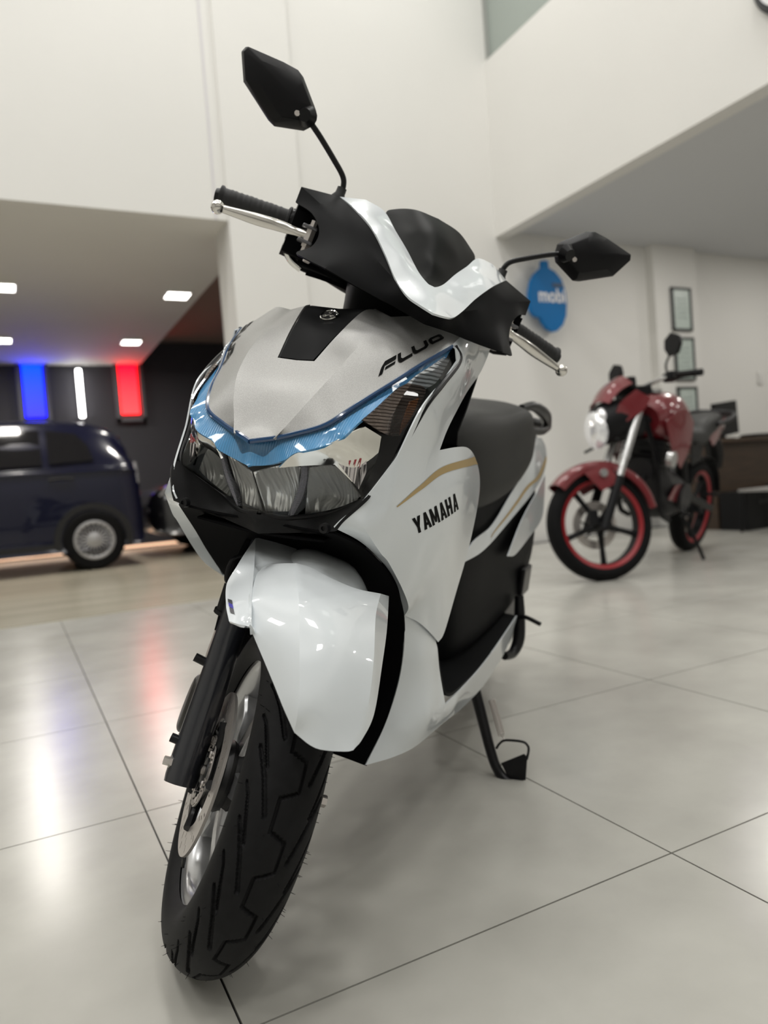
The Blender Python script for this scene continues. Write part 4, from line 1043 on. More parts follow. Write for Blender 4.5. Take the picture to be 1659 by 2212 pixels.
# ---- mirrors
mo = [(-0.380, -0.381, 1.227), (-0.380, -0.377, 1.237), (-0.380, -0.319, 1.242), (-0.380, -0.290, 1.242), (-0.380, -0.278, 1.236), (-0.380, -0.242, 1.201), (-0.380, -0.238, 1.194), (-0.380, -0.241, 1.175), (-0.380, -0.249, 1.165), (-0.380, -0.295, 1.150), (-0.380, -0.307, 1.154), (-0.380, -0.363, 1.189)]
cy = sum(p[1] for p in mo) / len(mo); cz = sum(p[2] for p in mo) / len(mo)
def ring_at(scale, x, dy=0.0, dz=0.0):
    return [(x, cy + dy + (p[1] - cy) * scale, cz + dz + (p[2] - cz) * scale) for p in mo]
for sy in (-1, 1):
    V = []; F = []
    rings = [ring_at(0.93, -0.392), ring_at(1.0, -0.389), ring_at(1.0, -0.383), ring_at(0.95, -0.372), ring_at(0.70, -0.358, 0.008, -0.004), ring_at(0.35, -0.352, 0.012, -0.006)]
    n = len(mo)
    for r in rings: V += r
    V.append((-0.351, cy + 0.014, cz - 0.006)); V.append((-0.392, cy, cz))
    for i in range(len(rings) - 1):
        F += [(i * n + k, i * n + (k + 1) % n, (i + 1) * n + (k + 1) % n, (i + 1) * n + k) for k in range(n)]
    e = (len(rings) - 1) * n
    F += [(e + k, e + (k + 1) % n, len(V) - 2) for k in range(n)] + [((k + 1) % n, k, len(V) - 1) for k in range(n)]
    if sy > 0: V = mirror_y(V)
    mh = spart(obj('mirror_housing', V, F, mat('mirror_black', (0.009, 0.009, 0.010), 0.45, spec=0.15), scooter, flip=None, angle=25, bevel=0.0015, label='black angular rear view mirror on %s stem' % ('right' if sy < 0 else 'left')))
    V = ring_at(0.90, -0.3935); 
    if sy > 0: V = mirror_y(V)
    obj('mirror_glass', V, [tuple(range(n)) if sy < 0 else tuple(range(n))[::-1]], M_mirror, mh, smooth=False, flip=None, thick=0.001)
    st = [(-0.37, -0.158, 1.098), (-0.37, -0.1575, 1.112), (-0.37, -0.165, 1.126), (-0.37, -0.190, 1.144), (-0.37, -0.224, 1.166), (-0.368, -0.252, 1.181)]
    st = [(p[0], p[1] * -sy, p[2]) for p in st]
    MB().tube(st, 0.0048, 10, 5).build('mirror_stem', M_satin, mh)
    MB().tube([(st[0][0], st[0][1], 1.080), (st[0][0], st[0][1], 1.092), (st[0][0], st[0][1] , 1.098), (st[0][0], st[0][1], 1.108)], [0.013, 0.0125, 0.0085, 0.008], 14).build('stem_boot', mat('grip_rubber', (0.016, 0.016, 0.017), 0.6), mh)
    q = np.array([-0.362, -0.252 * -sy, 1.181])
    MB().tube([q, q + np.array([0.012, 0.004 * sy, -0.003])], [0.017, 0.010], 16).build('mirror_socket', M_satin, mh)
    MB().tube([(-0.358, -0.268 * -sy, 1.176), (-0.353, -0.268 * -sy, 1.176)], 0.0045, 10).build('mirror_screw', M_steel, mh)

# ------------------------------------------------------------------ scooter: seat, deck, tail, running gear (body frame)
rows = []
for (x, z0, z1, w, wt) in ((-0.555, 0.60, 0.735, 0.085, 0.06), (-0.62, 0.595, 0.785, 0.120, 0.085), (-0.72, 0.60, 0.806, 0.142, 0.105), (-0.88, 0.615, 0.815, 0.154, 0.122), (-1.00, 0.645, 0.832, 0.158, 0.130), (-1.12, 0.695, 0.842, 0.155, 0.128), (-1.25, 0.755, 0.842, 0.130, 0.105), (-1.33, 0.79, 0.835, 0.085, 0.07)):
    rows.append([(x, w, z0), (x, w + 0.002, (z0 + z1) / 2), (x, wt + 0.012, z1 - 0.018), (x, wt * 0.6, z1), (x, 0, z1 + 0.003), (x, -wt * 0.6, z1), (x, -wt - 0.012, z1 - 0.018), (x, -w - 0.002, (z0 + z1) / 2), (x, -w, z0), (x, 0, z0)])
V, F = tube_loft(rows, 4, 4)
seat = obj('seat', V, F, M_seat, scooter, flip=None, label='dark grey vinyl saddle')
m = MB()
for sy in (1, -1):
    m.tube([(r[0][0], r[0][1] * sy * 1.0 + 0.001 * sy, r[0][2] + 0.028) for r in rows[:-1]], 0.002, 6, 4)
m.build('seat_piping', M_satin, seat)
# black under-seat body
rows = []
for (x, z0, z1, w) in ((-0.525, 0.30, 0.50, 0.105), (-0.56, 0.29, 0.60, 0.135), (-0.66, 0.285, 0.605, 0.150), (-0.80, 0.29, 0.615, 0.158), (-0.95, 0.30, 0.66, 0.166), (-1.10, 0.33, 0.70, 0.168), (-1.25, 0.42, 0.76, 0.160), (-1.38, 0.54, 0.77, 0.130), (-1.46, 0.64, 0.76, 0.085)):
    rows.append([(x, w + 0.010, z0), (x, w + 0.008, z0 + 0.35 * (z1 - z0)), (x, w, z0 + 0.75 * (z1 - z0)), (x, w - 0.02, z1), (x, 0, z1), (x, -w + 0.02, z1), (x, -w, z0 + 0.75 * (z1 - z0)), (x, -w - 0.008, z0 + 0.35 * (z1 - z0)), (x, -w - 0.010, z0), (x, 0, z0)])
V, F = tube_loft(rows, 4, 3)
obj('under_seat_body', V, F, M_black, scooter, flip=None)
# white tail panels
tail = Panel([(-0.492, 0.168, 0.512, 'c'), (-0.659, 0.172, 0.518), (-0.886, 0.177, 0.562), (-1.181, 0.180, 0.623), (-1.323, 0.174, 0.671), (-1.353, 0.164, 0.725), (-1.288, 0.156, 0.757, 'c'), (-1.156, 0.152, 0.758, 'c'), (-1.110, 0.160, 0.716), (-1.045, 0.163, 0.673), (-0.885, 0.165, 0.615), (-0.733, 0.165, 0.562), (-0.573, 0.165, 0.544)],
             inner=[(-1.138, 0.173, 0.678), (-0.959, 0.174, 0.602), (-0.698, 0.172, 0.539)], d=(0.25, 0.95, 0.15), res=0.012)
tail_o = tail.build('tail_panel', M_white, scooter, label='white left tail panel with gold stripe')
tail.build('tail_panel', M_white, scooter, mirror=True, label='white right tail panel')
tt = tail.bvh()
stripe('gold_stripe', [(-0.698, 0.172, 0.539), (-0.865, 0.174, 0.581), (-1.053, 0.176, 0.632), (-1.198, 0.176, 0.658), (-1.344, 0.167, 0.705)], [(-0.704, 0.172, 0.538), (-0.879, 0.175, 0.577), (-1.079, 0.177, 0.627), (-1.232, 0.177, 0.649), (-1.365, 0.168, 0.695)], tt, tail_o)
tl = Panel([(-1.188, 0.183, 0.613, 'c'), (-1.314, 0.178, 0.652, 'c'), (-1.336, 0.182, 0.582), (-1.316, 0.186, 0.520), (-1.097, 0.189, 0.487), (-0.938, 0.189, 0.468), (-0.841, 0.189, 0.478, 'c'), (-0.989, 0.186, 0.553)], d=(0.25, 0.95, 0.1), res=0.012)
for mr in (False, True): tl.build('tail_blade', M_white, scooter, mirror=mr)
# grab rail
rail = MB()
for sy in (1, -1):
    rail.tube([(-1.12, 0.118 * sy, 0.832), (-1.21, 0.134 * sy, 0.842), (-1.33, 0.148 * sy, 0.825), (-1.46, 0.140 * sy, 0.796)], [0.010, 0.014, 0.018, 0.014], 12, 5)
    rail.tube([(-1.18, 0.138 * sy, 0.775), (-1.30, 0.150 * sy, 0.776), (-1.46, 0.140 * sy, 0.790)], [0.010, 0.012, 0.014], 12, 5)
rail.tube([(-1.46, 0.140, 0.794), (-1.52, 0.07, 0.80), (-1.52, -0.07, 0.80), (-1.46, -0.140, 0.794)], [0.014, 0.016, 0.016, 0.014], 12, 5)
rail.build('grab_rail', M_satin, scooter, label='black passenger grab rail')
# inner leg shield and deck
rows = []
for (z, x, w) in ((0.925, -0.395, 0.178), (0.87, -0.385, 0.180), (0.80, -0.335, 0.180), (0.745, -0.290, 0.184), (0.69, -0.392, 0.198), (0.60, -0.40, 0.198), (0.50, -0.372, 0.194), (0.41, -0.325, 0.188)):
    rows.append([(x + 0.004, w, z), (x - 0.005, w * 0.7, z), (x - 0.02, 0, z), (x - 0.005, -w * 0.7, z), (x + 0.004, -w, z)])
V, F, *_ = loft(rows, 3, 4)
obj('inner_leg_shield', V, F, M_black, scooter, thick=0.004, flip=None)
rows = []
for (x, z, w) in ((-0.318, 0.40, 0.186), (-0.335, 0.345, 0.195), (-0.355, 0.305, 0.206), (-0.43, 0.296, 0.211), (-0.60, 0.292, 0.213), (-0.78, 0.298, 0.213), (-0.93, 0.318, 0.212)):
    rows.append([(x, w, z), (x, w * 0.55, z + 0.002), (x, w * 0.25, z + 0.012), (x, 0, z + 0.014), (x, -w * 0.25, z + 0.012), (x, -w * 0.55, z + 0.002), (x, -w, z)])
V, F, *_ = loft(rows, 4, 4)
deck = obj('floorboard', V, F, M_black, scooter, thick=0.006, flip=None)
V, F, *_ = loft([[(x, 0.16 * k / 2.0, z) for k in (-2, -1, 0, 1, 2)] for x, z in ((-0.20, 0.27), (-0.26, 0.262), (-0.40, 0.262), (-0.65, 0.255), (-0.88, 0.265))], 3, 2)
obj('belly_pan', V, F, M_deep, scooter, thick=0.004, flip=None)
# passenger foot peg and its plate, behind the deck on the left (and right)
for sy in (1, -1):
    pg = MB().tube([(-0.99, 0.205 * sy, 0.355), (-0.985, 0.215 * sy, 0.30), (-0.975, 0.222 * sy, 0.245), (-0.95, 0.216 * sy, 0.215), (-0.90, 0.205 * sy, 0.218)], [0.012, 0.015, 0.016, 0.013, 0.010], 10, 5).build('peg_bracket', M_satin, scooter)
    MB().tube([(-0.965, 0.218 * sy, 0.305), (-0.955, 0.235 * sy, 0.312), (-0.94, 0.275 * sy, 0.306)], [0.0055, 0.0055, 0.0055], 10, 4).build('foot_peg', M_satin, pg)
    MB().box((-1.10, 0.196 * sy, 0.375), (0.10, 0.014, 0.075)).build('engine_cover_rib', M_satin, scooter, bevel=0.004, smooth=False)
# rear wheel, swingarm engine, shock, exhaust, tail light
V, F = tyre_mesh(False, 96, 24, 0.055, 0.245, 0.0505)
V = V + np.array([-1.275, 0, 0.245])
rt = obj('rear_tyre', V, F.tolist(), M_rubber, scooter)
V, F = lathe_vf(prof, 64, 'y', (-1.275, 0, 0.245), closed=True)
rr_ = obj('rear_rim', V, F, M_alu, scooter, flip=None)
for k in range(5):
    a = k * 2 * math.pi / 5
    MB().tube([(-1.275 + 0.03 * math.cos(a), 0, 0.245 + 0.03 * math.sin(a)), (-1.275 + 0.155 * math.cos(a), 0, 0.245 + 0.155 * math.sin(a))], [0.022, 0.018], 8).build('spoke', M_alu, rr_)
rows = []
for (x, z, rz, y0, y1) in ((-0.72, 0.26, 0.06, 0.02, 0.12), (-0.86, 0.27, 0.085, 0.05, 0.165), (-1.05, 0.26, 0.09, 0.075, 0.172), (-1.22, 0.25, 0.085, 0.08, 0.168), (-1.34, 0.25, 0.06, 0.085, 0.150)):
    rows.append([(x, y0, z - rz), (x, y1 - 0.012, z - rz), (x, y1, z - rz * 0.6), (x, y1, z + rz * 0.6), (x, y1 - 0.012, z + rz), (x, y0, z + rz)])
V, F = tube_loft(rows, 3, 2)
obj('engine_case', V, F, mat('engine_grey', (0.05, 0.05, 0.052), 0.45, metal=0.4), scooter, flip=None)
MB().tube([(-0.95, -0.10, 0.20), (-1.15, -0.15, 0.26), (-1.45, -0.165, 0.34)], [0.03, 0.05, 0.052], 16, 4).build('exhaust', M_satin, scooter)
MB().tube([(-1.27, 0.10, 0.28), (-1.20, 0.10, 0.56)], 0.028, 14).build('rear_shock', M_satin, scooter)
MB().tube([(-1.40, 0, 0.62), (-1.50, 0, 0.50), (-1.58, 0, 0.38)], [0.07, 0.06, 0.05], 10, 4).build('plate_holder', M_satin, scooter)
MB().box((-1.475, 0, 0.70), (0.03, 0.16, 0.05)).build('tail_light', mat('tail_red', (0.4, 0.02, 0.02), 0.2), scooter, bevel=0.006, smooth=False)
# ---- side stand
foot = [(-0.650, 0.182, 0.237), (-0.642, 0.204, 0.192), (-0.632, 0.229, 0.141), (-0.622, 0.251, 0.097), (-0.612, 0.272, 0.066), (-0.603, 0.300, 0.050), (-0.600, 0.333, 0.056)]
ss = MB().tube(foot, [0.013, 0.0125, 0.0115, 0.011, 0.0105, 0.0100, 0.0095], 14, 5).build('side_stand', M_satin, scooter, label='black side stand with foot plate, wire hoop and spring')
pp = [np.array(p) for p in ((-0.612, 0.278, 0.081), (-0.602, 0.323, 0.119), (-0.600, 0.331, 0.115), (-0.600, 0.335, 0.061), (-0.604, 0.301, 0.055))]
nrm = np.array([0.012, 0.0, 0.004])
MB().add([p for p in pp] + [p - nrm * 0.5 for p in pp], [(0, 1, 2, 3, 4), (9, 8, 7, 6, 5)] + [(k, k + 5, (k + 1) % 5 + 5, (k + 1) % 5) for k in range(5)]).build('stand_foot_plate', M_satin, ss, smooth=False)
MB().tube([(-0.620, 0.263, 0.107), (-0.616, 0.269, 0.121), (-0.612, 0.281, 0.133), (-0.604, 0.316, 0.143), (-0.600, 0.329, 0.139), (-0.599, 0.332, 0.128), (-0.598, 0.331, 0.111)], 0.0026, 8, 5).build('stand_hoop', M_satin, ss)
a = np.array((-0.660, 0.231, 0.193)); b_ = np.array((-0.620, 0.270, 0.138)); e = np.array((-0.612, 0.280, 0.132))
ax = (b_ - a) / np.linalg.norm(b_ - a); u = np.cross(ax, [1, 0, 0]); u /= np.linalg.norm(u); w = np.cross(ax, u)
pts = [a + ax * np.linalg.norm(b_ - a) * k / 220 + 0.0070 * (u * math.cos(k * 2 * math.pi / 12) + w * math.sin(k * 2 * math.pi / 12)) for k in range(221)]
MB().tube(pts, 0.0012, 5).build('stand_spring', M_steel, ss)
MB().tube([b_, e], 0.0013, 6).build('spring_hook', M_steel, ss)

# ------------------------------------------------------------------ cars in the low bay
def uv_sphere(c, r, nu=16, nv=10, sc=(1, 1, 1)):
    V = [(c[0], c[1], c[2] + r * sc[2])]; F = []
    for i in range(1, nv):
        a = math.pi * i / nv
        for k in range(nu):
            b = 2 * math.pi * k / nu
            V.append((c[0] + r * sc[0] * math.sin(a) * math.cos(b), c[1] + r * sc[1] * math.sin(a) * math.sin(b), c[2] + r * sc[2] * math.cos(a)))
    V.append((c[0], c[1], c[2] - r * sc[2]))
    for k in range(nu): F.append((0, 1 + k, 1 + (k + 1) % nu))
    for i in range(nv - 2):
        for k in range(nu):
            F.append((1 + i * nu + k, 1 + (i + 1) * nu + k, 1 + (i + 1) * nu + (k + 1) % nu, 1 + i * nu + (k + 1) % nu))
    e = 1 + (nv - 2) * nu
    for k in range(nu): F.append((e + k, len(V) - 1, e + (k + 1) % nu))
    return V, F
M_glassdark = mat('tinted_car_glass', (0.006, 0.006, 0.008), 0.06, spec=0.6)
M_tyre2 = mat('car_tyre', (0.006, 0.006, 0.0065), 0.7, spec=0.12)
M_hub = mat('hubcap_silver', (0.42, 0.42, 0.43), 0.4, metal=0.5)
M_blacktrim = mat('car_black_trim', (0.006, 0.006, 0.007), 0.5)
M_carlamp = mat('car_lamp_clear', (0.62, 0.62, 0.64), 0.15, coat=1.0)
def section(x, z0, z1, h0, h1, n=None):
    m = (z0 + z1) / 2
    return [(x, -h0 * 0.96, z0), (x, -h0, z0 + 0.05), (x, -(h0 * 0.55 + h1 * 0.45) - 0.012, m), (x, -h1, z1 - 0.05), (x, -h1 * 0.90, z1), (x, 0, z1 + 0.012), (x, h1 * 0.90, z1), (x, h1, z1 - 0.05), (x, (h0 * 0.55 + h1 * 0.45) + 0.012, m), (x, h0, z0 + 0.05), (x, h0 * 0.96, z0), (x, 0, z0)]
def car_wheel(t, x, y, out, r=0.292, spokes=20):
    """out = -1: the face looks towards -y"""
    tp = [(0.185, 0.0), (0.20, 0.012), (r - 0.03, 0.010), (r - 0.006, -0.012), (r, -0.04), (r, -0.15), (r - 0.02, -0.17), (0.19, -0.17)]
    V, F = lathe_vf([(a, -b * -out) for a, b in tp], 40, 'y', (x, y, r)); ty = obj('car_tyre', V, F, M_tyre2, t, flip=None)
    V, F = lathe_vf([(0.0001, 0.02 * out), (0.185, 0.02 * out)][::1], 40, 'y', (x, y - out * 0.05, r)); obj('wheel_dish', V, F, M_blacktrim, ty, flip=None)
    V, F = lathe_vf([(0.158, 0.004 * out), (0.172, 0.012 * out), (0.190, 0.006 * out), (0.190, -0.02 * out), (0.158, -0.02 * out)], 40, 'y', (x, y, r), closed=True); obj('hubcap_ring', V, F, M_hub, ty, flip=None)
    V, F = lathe_vf([(0.0001, 0.012 * out), (0.055, 0.010 * out), (0.075, 0.0), (0.078, -0.02 * out)], 28, 'y', (x, y, r)); obj('hubcap_centre', V, F, M_hub, ty, flip=None)
    for k in range(spokes):
        a = 2 * math.pi * k / spokes
        MB().tube([(x + 0.07 * math.cos(a), y, r + 0.07 * math.sin(a)), (x + 0.165 * math.cos(a), y, r + 0.165 * math.sin(a))], [0.006, 0.0085], 6).build('hubcap_spoke', M_hub, ty)
    return ty
def hatchback(name, label, loc, rz, paint):
    t = thing(name, label, 'car', loc, Matrix.Rotation(rz, 3, 'Z'))
    rows = [section(*a) for a in ((0.505, 0.38, 0.60, 0.62, 0.62), (0.475, 0.27, 0.80, 0.74, 0.74), (0.44, 0.23, 0.97, 0.79, 0.77), (0.30, 0.21, 1.01, 0.81, 0.80), (-0.3, 0.19, 1.01, 0.82, 0.81), (-1.3, 0.19, 0.99, 0.82, 0.81), (-2.1, 0.19, 0.97, 0.82, 0.80), (-2.6, 0.21, 0.90, 0.80, 0.78), (-2.92, 0.25, 0.78, 0.74, 0.70), (-3.02, 0.34, 0.62, 0.62, 0.60))]
    V, F = tube_loft(rows, 4, 3); obj('car_body', V, F, paint, t, flip=None)
    rows = [section(*a) for a in ((0.43, 0.93, 1.02, 0.77, 0.72), (0.345, 0.95, 1.27, 0.785, 0.60), (0.20, 0.95, 1.40, 0.79, 0.585), (-0.05, 0.95, 1.462, 0.795, 0.58), (-0.65, 0.95, 1.487, 0.795, 0.58), (-1.25, 0.95, 1.46, 0.79, 0.57), (-1.75, 0.94, 1.22, 0.78, 0.60), (-2.15, 0.90, 0.985, 0.76, 0.70))]
    V, F = tube_loft(rows, 4, 3); obj('car_cabin', V, F, paint, t, flip=None)
    def side_y(z): return 0.815 - 0.215 * max(0.0, (z - 1.0)) / 0.42
    for s in (-1, 1):
        for pts in ([(-0.34, 1.04), (0.06, 1.06), (0.02, 1.22), (-0.08, 1.34), (-0.34, 1.38)], [(-1.25, 1.02), (-0.40, 1.035), (-0.40, 1.385), (-1.05, 1.39), (-1.45, 1.20), (-1.60, 1.04)]):
            v = [(x, s * side_y(z) * 1.0 + s * 0.006, z) for x, z in pts]
            obj('side_window', v, [tuple(range(len(v)))], M_glassdark, t, smooth=False, thick=0.004, flip=None)
        obj('tail_lamp', [(0.452, s * 0.775, 0.82), (0.475, s * 0.70, 0.82), (0.462, s * 0.68, 1.03), (0.432, s * 0.755, 1.03)], [(0, 1, 2, 3)], M_carlamp, t, thick=0.01, flip=None, smooth=False)
        MB().tube([(-0.36, s * 0.828, 0.895), (-0.30, s * 0.842, 0.900), (-0.20, s * 0.842, 0.900), (-0.14, s * 0.828, 0.895)], 0.012, 8, 4).build('door_handle', M_blacktrim, t)
        MB().box((-1.05, s * 0.812, 0.255), (1.5, 0.03, 0.05)).build('sill_strip', M_blacktrim, t, smooth=False)
        for x in (0.0, -2.42):
            V, F = lathe_vf([(0.300, 0.0), (0.360, 0.0), (0.352, -0.03), (0.300, -0.03)], 40, 'y', (x, 0, 0.292), closed=True)
            V = [(p[0], s * (0.835 + p[1]), max(p[2], 0.20)) for p in V]; obj('wheel_arch', V, F, M_blacktrim, t, flip=None)
            car_wheel(t, x, s * 0.838, s)
        MB().box((0.500, s * 0.40, 0.52), (0.02, 0.16, 0.05)).build('rear_reflector', M_carlamp, t, smooth=False, bevel=0.004)
    MB().box((0.455, 0, 0.88), (0.02, 0.46, 0.12), Matrix.Rotation(math.radians(-8), 3, 'Y')).build('number_plate', M_carlamp, t, smooth=False)
    obj('rear_window', [(0.425, 0.60, 1.05), (0.425, -0.60, 1.05), (0.335, -0.54, 1.31), (0.335, 0.54, 1.31)], [(0, 1, 2, 3)], M_glassdark, t, smooth=False, thick=0.004, flip=None)
    return t
M_navy = mat('navy_car_paint', (0.0035, 0.0045, 0.020), 0.25, coat=0.6, spec=0.2, coat_rough=0.03)
M_blackcar = mat('black_car_paint', (0.006, 0.006, 0.007), 0.25, coat=1.0, coat_rough=0.03)
hatchback('hatchback_car', 'dark blue hatchback with silver multi spoke hubcaps in the low bay', (0.694, 8.44, 0.006), 0.0, M_navy)
# black saloon: only its nose shows between the blue car and the scooter
t = thing('saloon_car', 'black car nose to the rear of the blue hatchback', 'car', (1.36, 9.05, 0.006))
rows = [section(*a) for a in ((0.0, 0.36, 0.60, 0.60, 0.58), (0.06, 0.26, 0.72, 0.74, 0.70), (0.30, 0.22, 0.80, 0.82, 0.76), (0.9, 0.20, 0.92, 0.84, 0.80), (1.25, 0.20, 0.97, 0.84, 0.82), (2.6, 0.20, 0.97, 0.84, 0.82), (3.5, 0.22, 0.95, 0.82, 0.80), (3.9, 0.35, 0.80, 0.70, 0.66))]
V, F = tube_loft(rows, 4, 3); obj('car_body', V, F, M_blackcar, t, flip=None)
rows = [section(*a) for a in ((1.0, 0.90, 0.95, 0.78, 0.72), (1.6, 0.92, 1.32, 0.79, 0.60), (2.1, 0.92, 1.42, 0.79, 0.58), (2.8, 0.92, 1.36, 0.78, 0.58), (3.3, 0.90, 0.98, 0.76, 0.70))]
V, F = tube_loft(rows, 4, 3); obj('car_cabin', V, F, M_glassdark, t, flip=None)
for s in (-1, 1):
    obj('head_lamp', [(0.03, s * 0.42, 0.66), (0.10, s * 0.74, 0.68), (0.20, s * 0.76, 0.775), (0.10, s * 0.46, 0.745)], [(0, 1, 2, 3)], M_carlamp, t, smooth=False, thick=0.02, flip=None)
    for x in (0.72, 3.1): car_wheel(t, x, s * 0.845, s)
MB().box((0.012, 0, 0.50), (0.03, 0.8, 0.10)).build('grille', M_blacktrim, t, smooth=False)

# ------------------------------------------------------------------ red motorcycle
M_red = mat('red_metallic_paint', (0.155, 0.008, 0.013), 0.38, metal=0.15, coat=1.0, coat_rough=0.06)
M_rimred = mat('red_rim_tape', (0.28, 0.008, 0.014), 0.4)
M_mblack = mat('motorcycle_black', (0.006, 0.006, 0.007), 0.45, spec=0.2)
M_meng = mat('engine_dark_grey', (0.016, 0.016, 0.018), 0.45, metal=0.3)
M_msil = mat('fork_silver', (0.58, 0.58, 0.58), 0.25, metal=0.8)
moto = thing('motorcycle', 'red street motorcycle with red rims standing before the white wall', 'motorcycle')
moto.matrix_world = Matrix.Translation((2.905, 3.135, -0.003)) @ Matrix.Rotation(math.radians(-159), 4, 'Z') @ Matrix.Rotation(math.radians(-9.5), 4, 'X') @ Matrix.Scale(1.05, 4)
ME = math.radians(25); MQ = Vector((0.10, 0, 0))
MST = Matrix.Translation(MQ) @ Matrix.Rotation(math.radians(-38), 4, Vector((-math.sin(ME), 0, math.cos(ME)))) @ Matrix.Translation(-MQ)
def ms(o): o.matrix_local = MST; return o
def moto_wheel(x, tag_, steer):
    R = 0.302; c = (x, 0, R)
    V, F = tyre_mesh(False, 80, 20, 0.052, R, 0.043); V = V + np.array(c)
    ty = obj(tag_ + '_tyre', V, F.tolist(), M_tyre2, moto)
    V, F = lathe_vf([(0.232, -0.040), (0.222, -0.036), (0.212, -0.025), (0.212, 0.025), (0.222, 0.036), (0.232, 0.040), (0.240, 0.030), (0.240, -0.030)], 64, 'y', c, closed=True)
    rm = obj(tag_ + '_rim', V, F, M_mblack, moto, flip=None)
    for s in (-1, 1):
        V, F = lathe_vf([(0.216, 0.030 * s), (0.220, 0.036 * s), (0.238, 0.043 * s), (0.243, 0.036 * s)], 64, 'y', c)
        obj('rim_tape', V, F, M_rimred, rm, flip=None, thick=0.001)
    for k in range(5):
        a = 2 * math.pi * k / 5 + 0.95
        MB().tube([(x + 0.03 * math.cos(a), 0, R + 0.03 * math.sin(a)), (x + 0.12 * math.cos(a), 0, R + 0.12 * math.sin(a)), (x + 0.215 * math.cos(a), 0, R + 0.215 * math.sin(a))], [0.020, 0.014, 0.017], 8).build('spoke', M_mblack, rm)
    MB().cyl((x, -0.06, R), (x, 0.06, R), 0.042, n=20).build('hub', M_mblack, rm)
    V, F = lathe_vf([(0.085, -0.052), (0.130, -0.052), (0.130, -0.047), (0.085, -0.047)], 48, 'y', c, closed=True)
    dc = obj(tag_ + '_disc', V, F, M_steel, moto, flip=None)
    for k in range(6):
        a = 2 * math.pi * k / 6
        MB().tube([(x + 0.035 * math.cos(a), -0.050, R + 0.035 * math.sin(a)), (x + 0.09 * math.cos(a + 0.3), -0.050, R + 0.09 * math.sin(a + 0.3))], 0.005, 6).build('disc_arm', M_mblack, dc)
    if steer:
        for o in (ty, rm, dc): ms(o)
moto_wheel(0.0, 'front', True); moto_wheel(-1.33, 'rear', False)
fd = np.array([-math.sin(ME), 0, math.cos(ME)])
for s in (-1, 1):
    p0 = np.array([0.03, 0.095 * s, 0.27])
    lg = ms(MB().tube([p0, p0 + fd * 0.30], [0.026, 0.025], 14).build('fork_slider', M_mblack, moto))
    MB().tube([p0 + fd * 0.30, p0 + fd * 0.52], 0.019, 12).build('fork_tube', M_msil, lg)
    MB().tube([p0 + fd * 0.40, p0 + fd * 0.72], 0.023, 12).build('fork_upper', M_msil, lg)
ms(MB().tube([(0, -0.11, 0.302), (0, 0.11, 0.302)], 0.012, 10).build('front_axle', M_mblack, moto))
ms(MB().box((0.085, 0.095, 0.335), (0.05, 0.03, 0.08)).build('brake_caliper', M_mblack, moto, bevel=0.006, smooth=False))
rows = []
for k in range(10):
    a = math.radians(42 + 14.0 * k); r = 0.338; w = 0.055 + 0.015 * math.sin(math.pi * k / 9)
    rows.append([((r - 0.055) * math.cos(a), w + 0.008, 0.302 + (r - 0.055) * math.sin(a)), ((r - 0.01) * math.cos(a), w, 0.302 + (r - 0.01) * math.sin(a)), ((r + 0.004) * math.cos(a), 0, 0.302 + (r + 0.004) * math.sin(a)), ((r - 0.01) * math.cos(a), -w, 0.302 + (r - 0.01) * math.sin(a)), ((r - 0.055) * math.cos(a), -w - 0.008, 0.302 + (r - 0.055) * math.sin(a))])
V, F, *_ = loft(rows, 3, 3)
mf = ms(obj('front_fender', V, F, M_red, moto, thick=0.004, flip=None))
for s in (-1, 1):
    obj('fender_stay', [(-0.02, 0.080 * s, 0.62), (0.10, 0.085 * s, 0.57), (0.02, 0.10 * s, 0.47), (-0.10, 0.10 * s, 0.52)], [(0, 1, 2, 3)], M_red, mf, thick=0.006, flip=None, smooth=False)
    MB().cyl((0.0, 0.098 * s, 0.565), (0.0, 0.112 * s, 0.565), 0.022, n=16).build('fender_bolt', M_msil, mf)
# headlight and nose cowl (turn with the bars)
rows = []
for (x, z, w, h) in ((-0.28, 0.86, 0.10, 0.10), (-0.18, 0.86, 0.115, 0.115), (-0.08, 0.835, 0.100, 0.105), (-0.03, 0.80, 0.070, 0.075)):
    rows.append([(x + 0.30 * h * math.sin(2 * math.pi * k / 14), w * math.cos(2 * math.pi * k / 14), z + h * math.sin(2 * math.pi * k / 14)) for k in range(14)])
V, F = tube_loft(rows, 3, 2); hb = ms(obj('headlight_shell', V, F, M_mblack, moto, flip=None))
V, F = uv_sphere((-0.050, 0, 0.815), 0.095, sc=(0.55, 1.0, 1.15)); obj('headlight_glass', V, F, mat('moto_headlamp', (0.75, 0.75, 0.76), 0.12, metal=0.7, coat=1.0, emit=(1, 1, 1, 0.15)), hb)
V, F = uv_sphere((-0.055, 0.055, 0.87), 0.05, sc=(0.55, 0.8, 1.0)); obj('headlight_glass', V, F, mat('moto_headlamp', (0.75, 0.75, 0.76), 0.12, metal=0.7, coat=1.0), hb)
V, F = uv_sphere((-0.055, -0.055, 0.87), 0.05, sc=(0.55, 0.8, 1.0)); obj('headlight_glass', V, F, mat('moto_headlamp', (0.75, 0.75, 0.76), 0.12, metal=0.7, coat=1.0), hb)
rows = [[(-0.085, 0.10, 0.935), (-0.060, 0.06, 0.955), (-0.050, 0, 0.96), (-0.060, -0.06, 0.955), (-0.085, -0.10, 0.935)], [(-0.15, 0.115, 1.00), (-0.125, 0.07, 1.035), (-0.115, 0, 1.045), (-0.125, -0.07, 1.035), (-0.15, -0.115, 1.00)], [(-0.24, 0.10, 1.04), (-0.215, 0.06, 1.09), (-0.205, 0, 1.10), (-0.215, -0.06, 1.09), (-0.24, -0.10, 1.04)]]
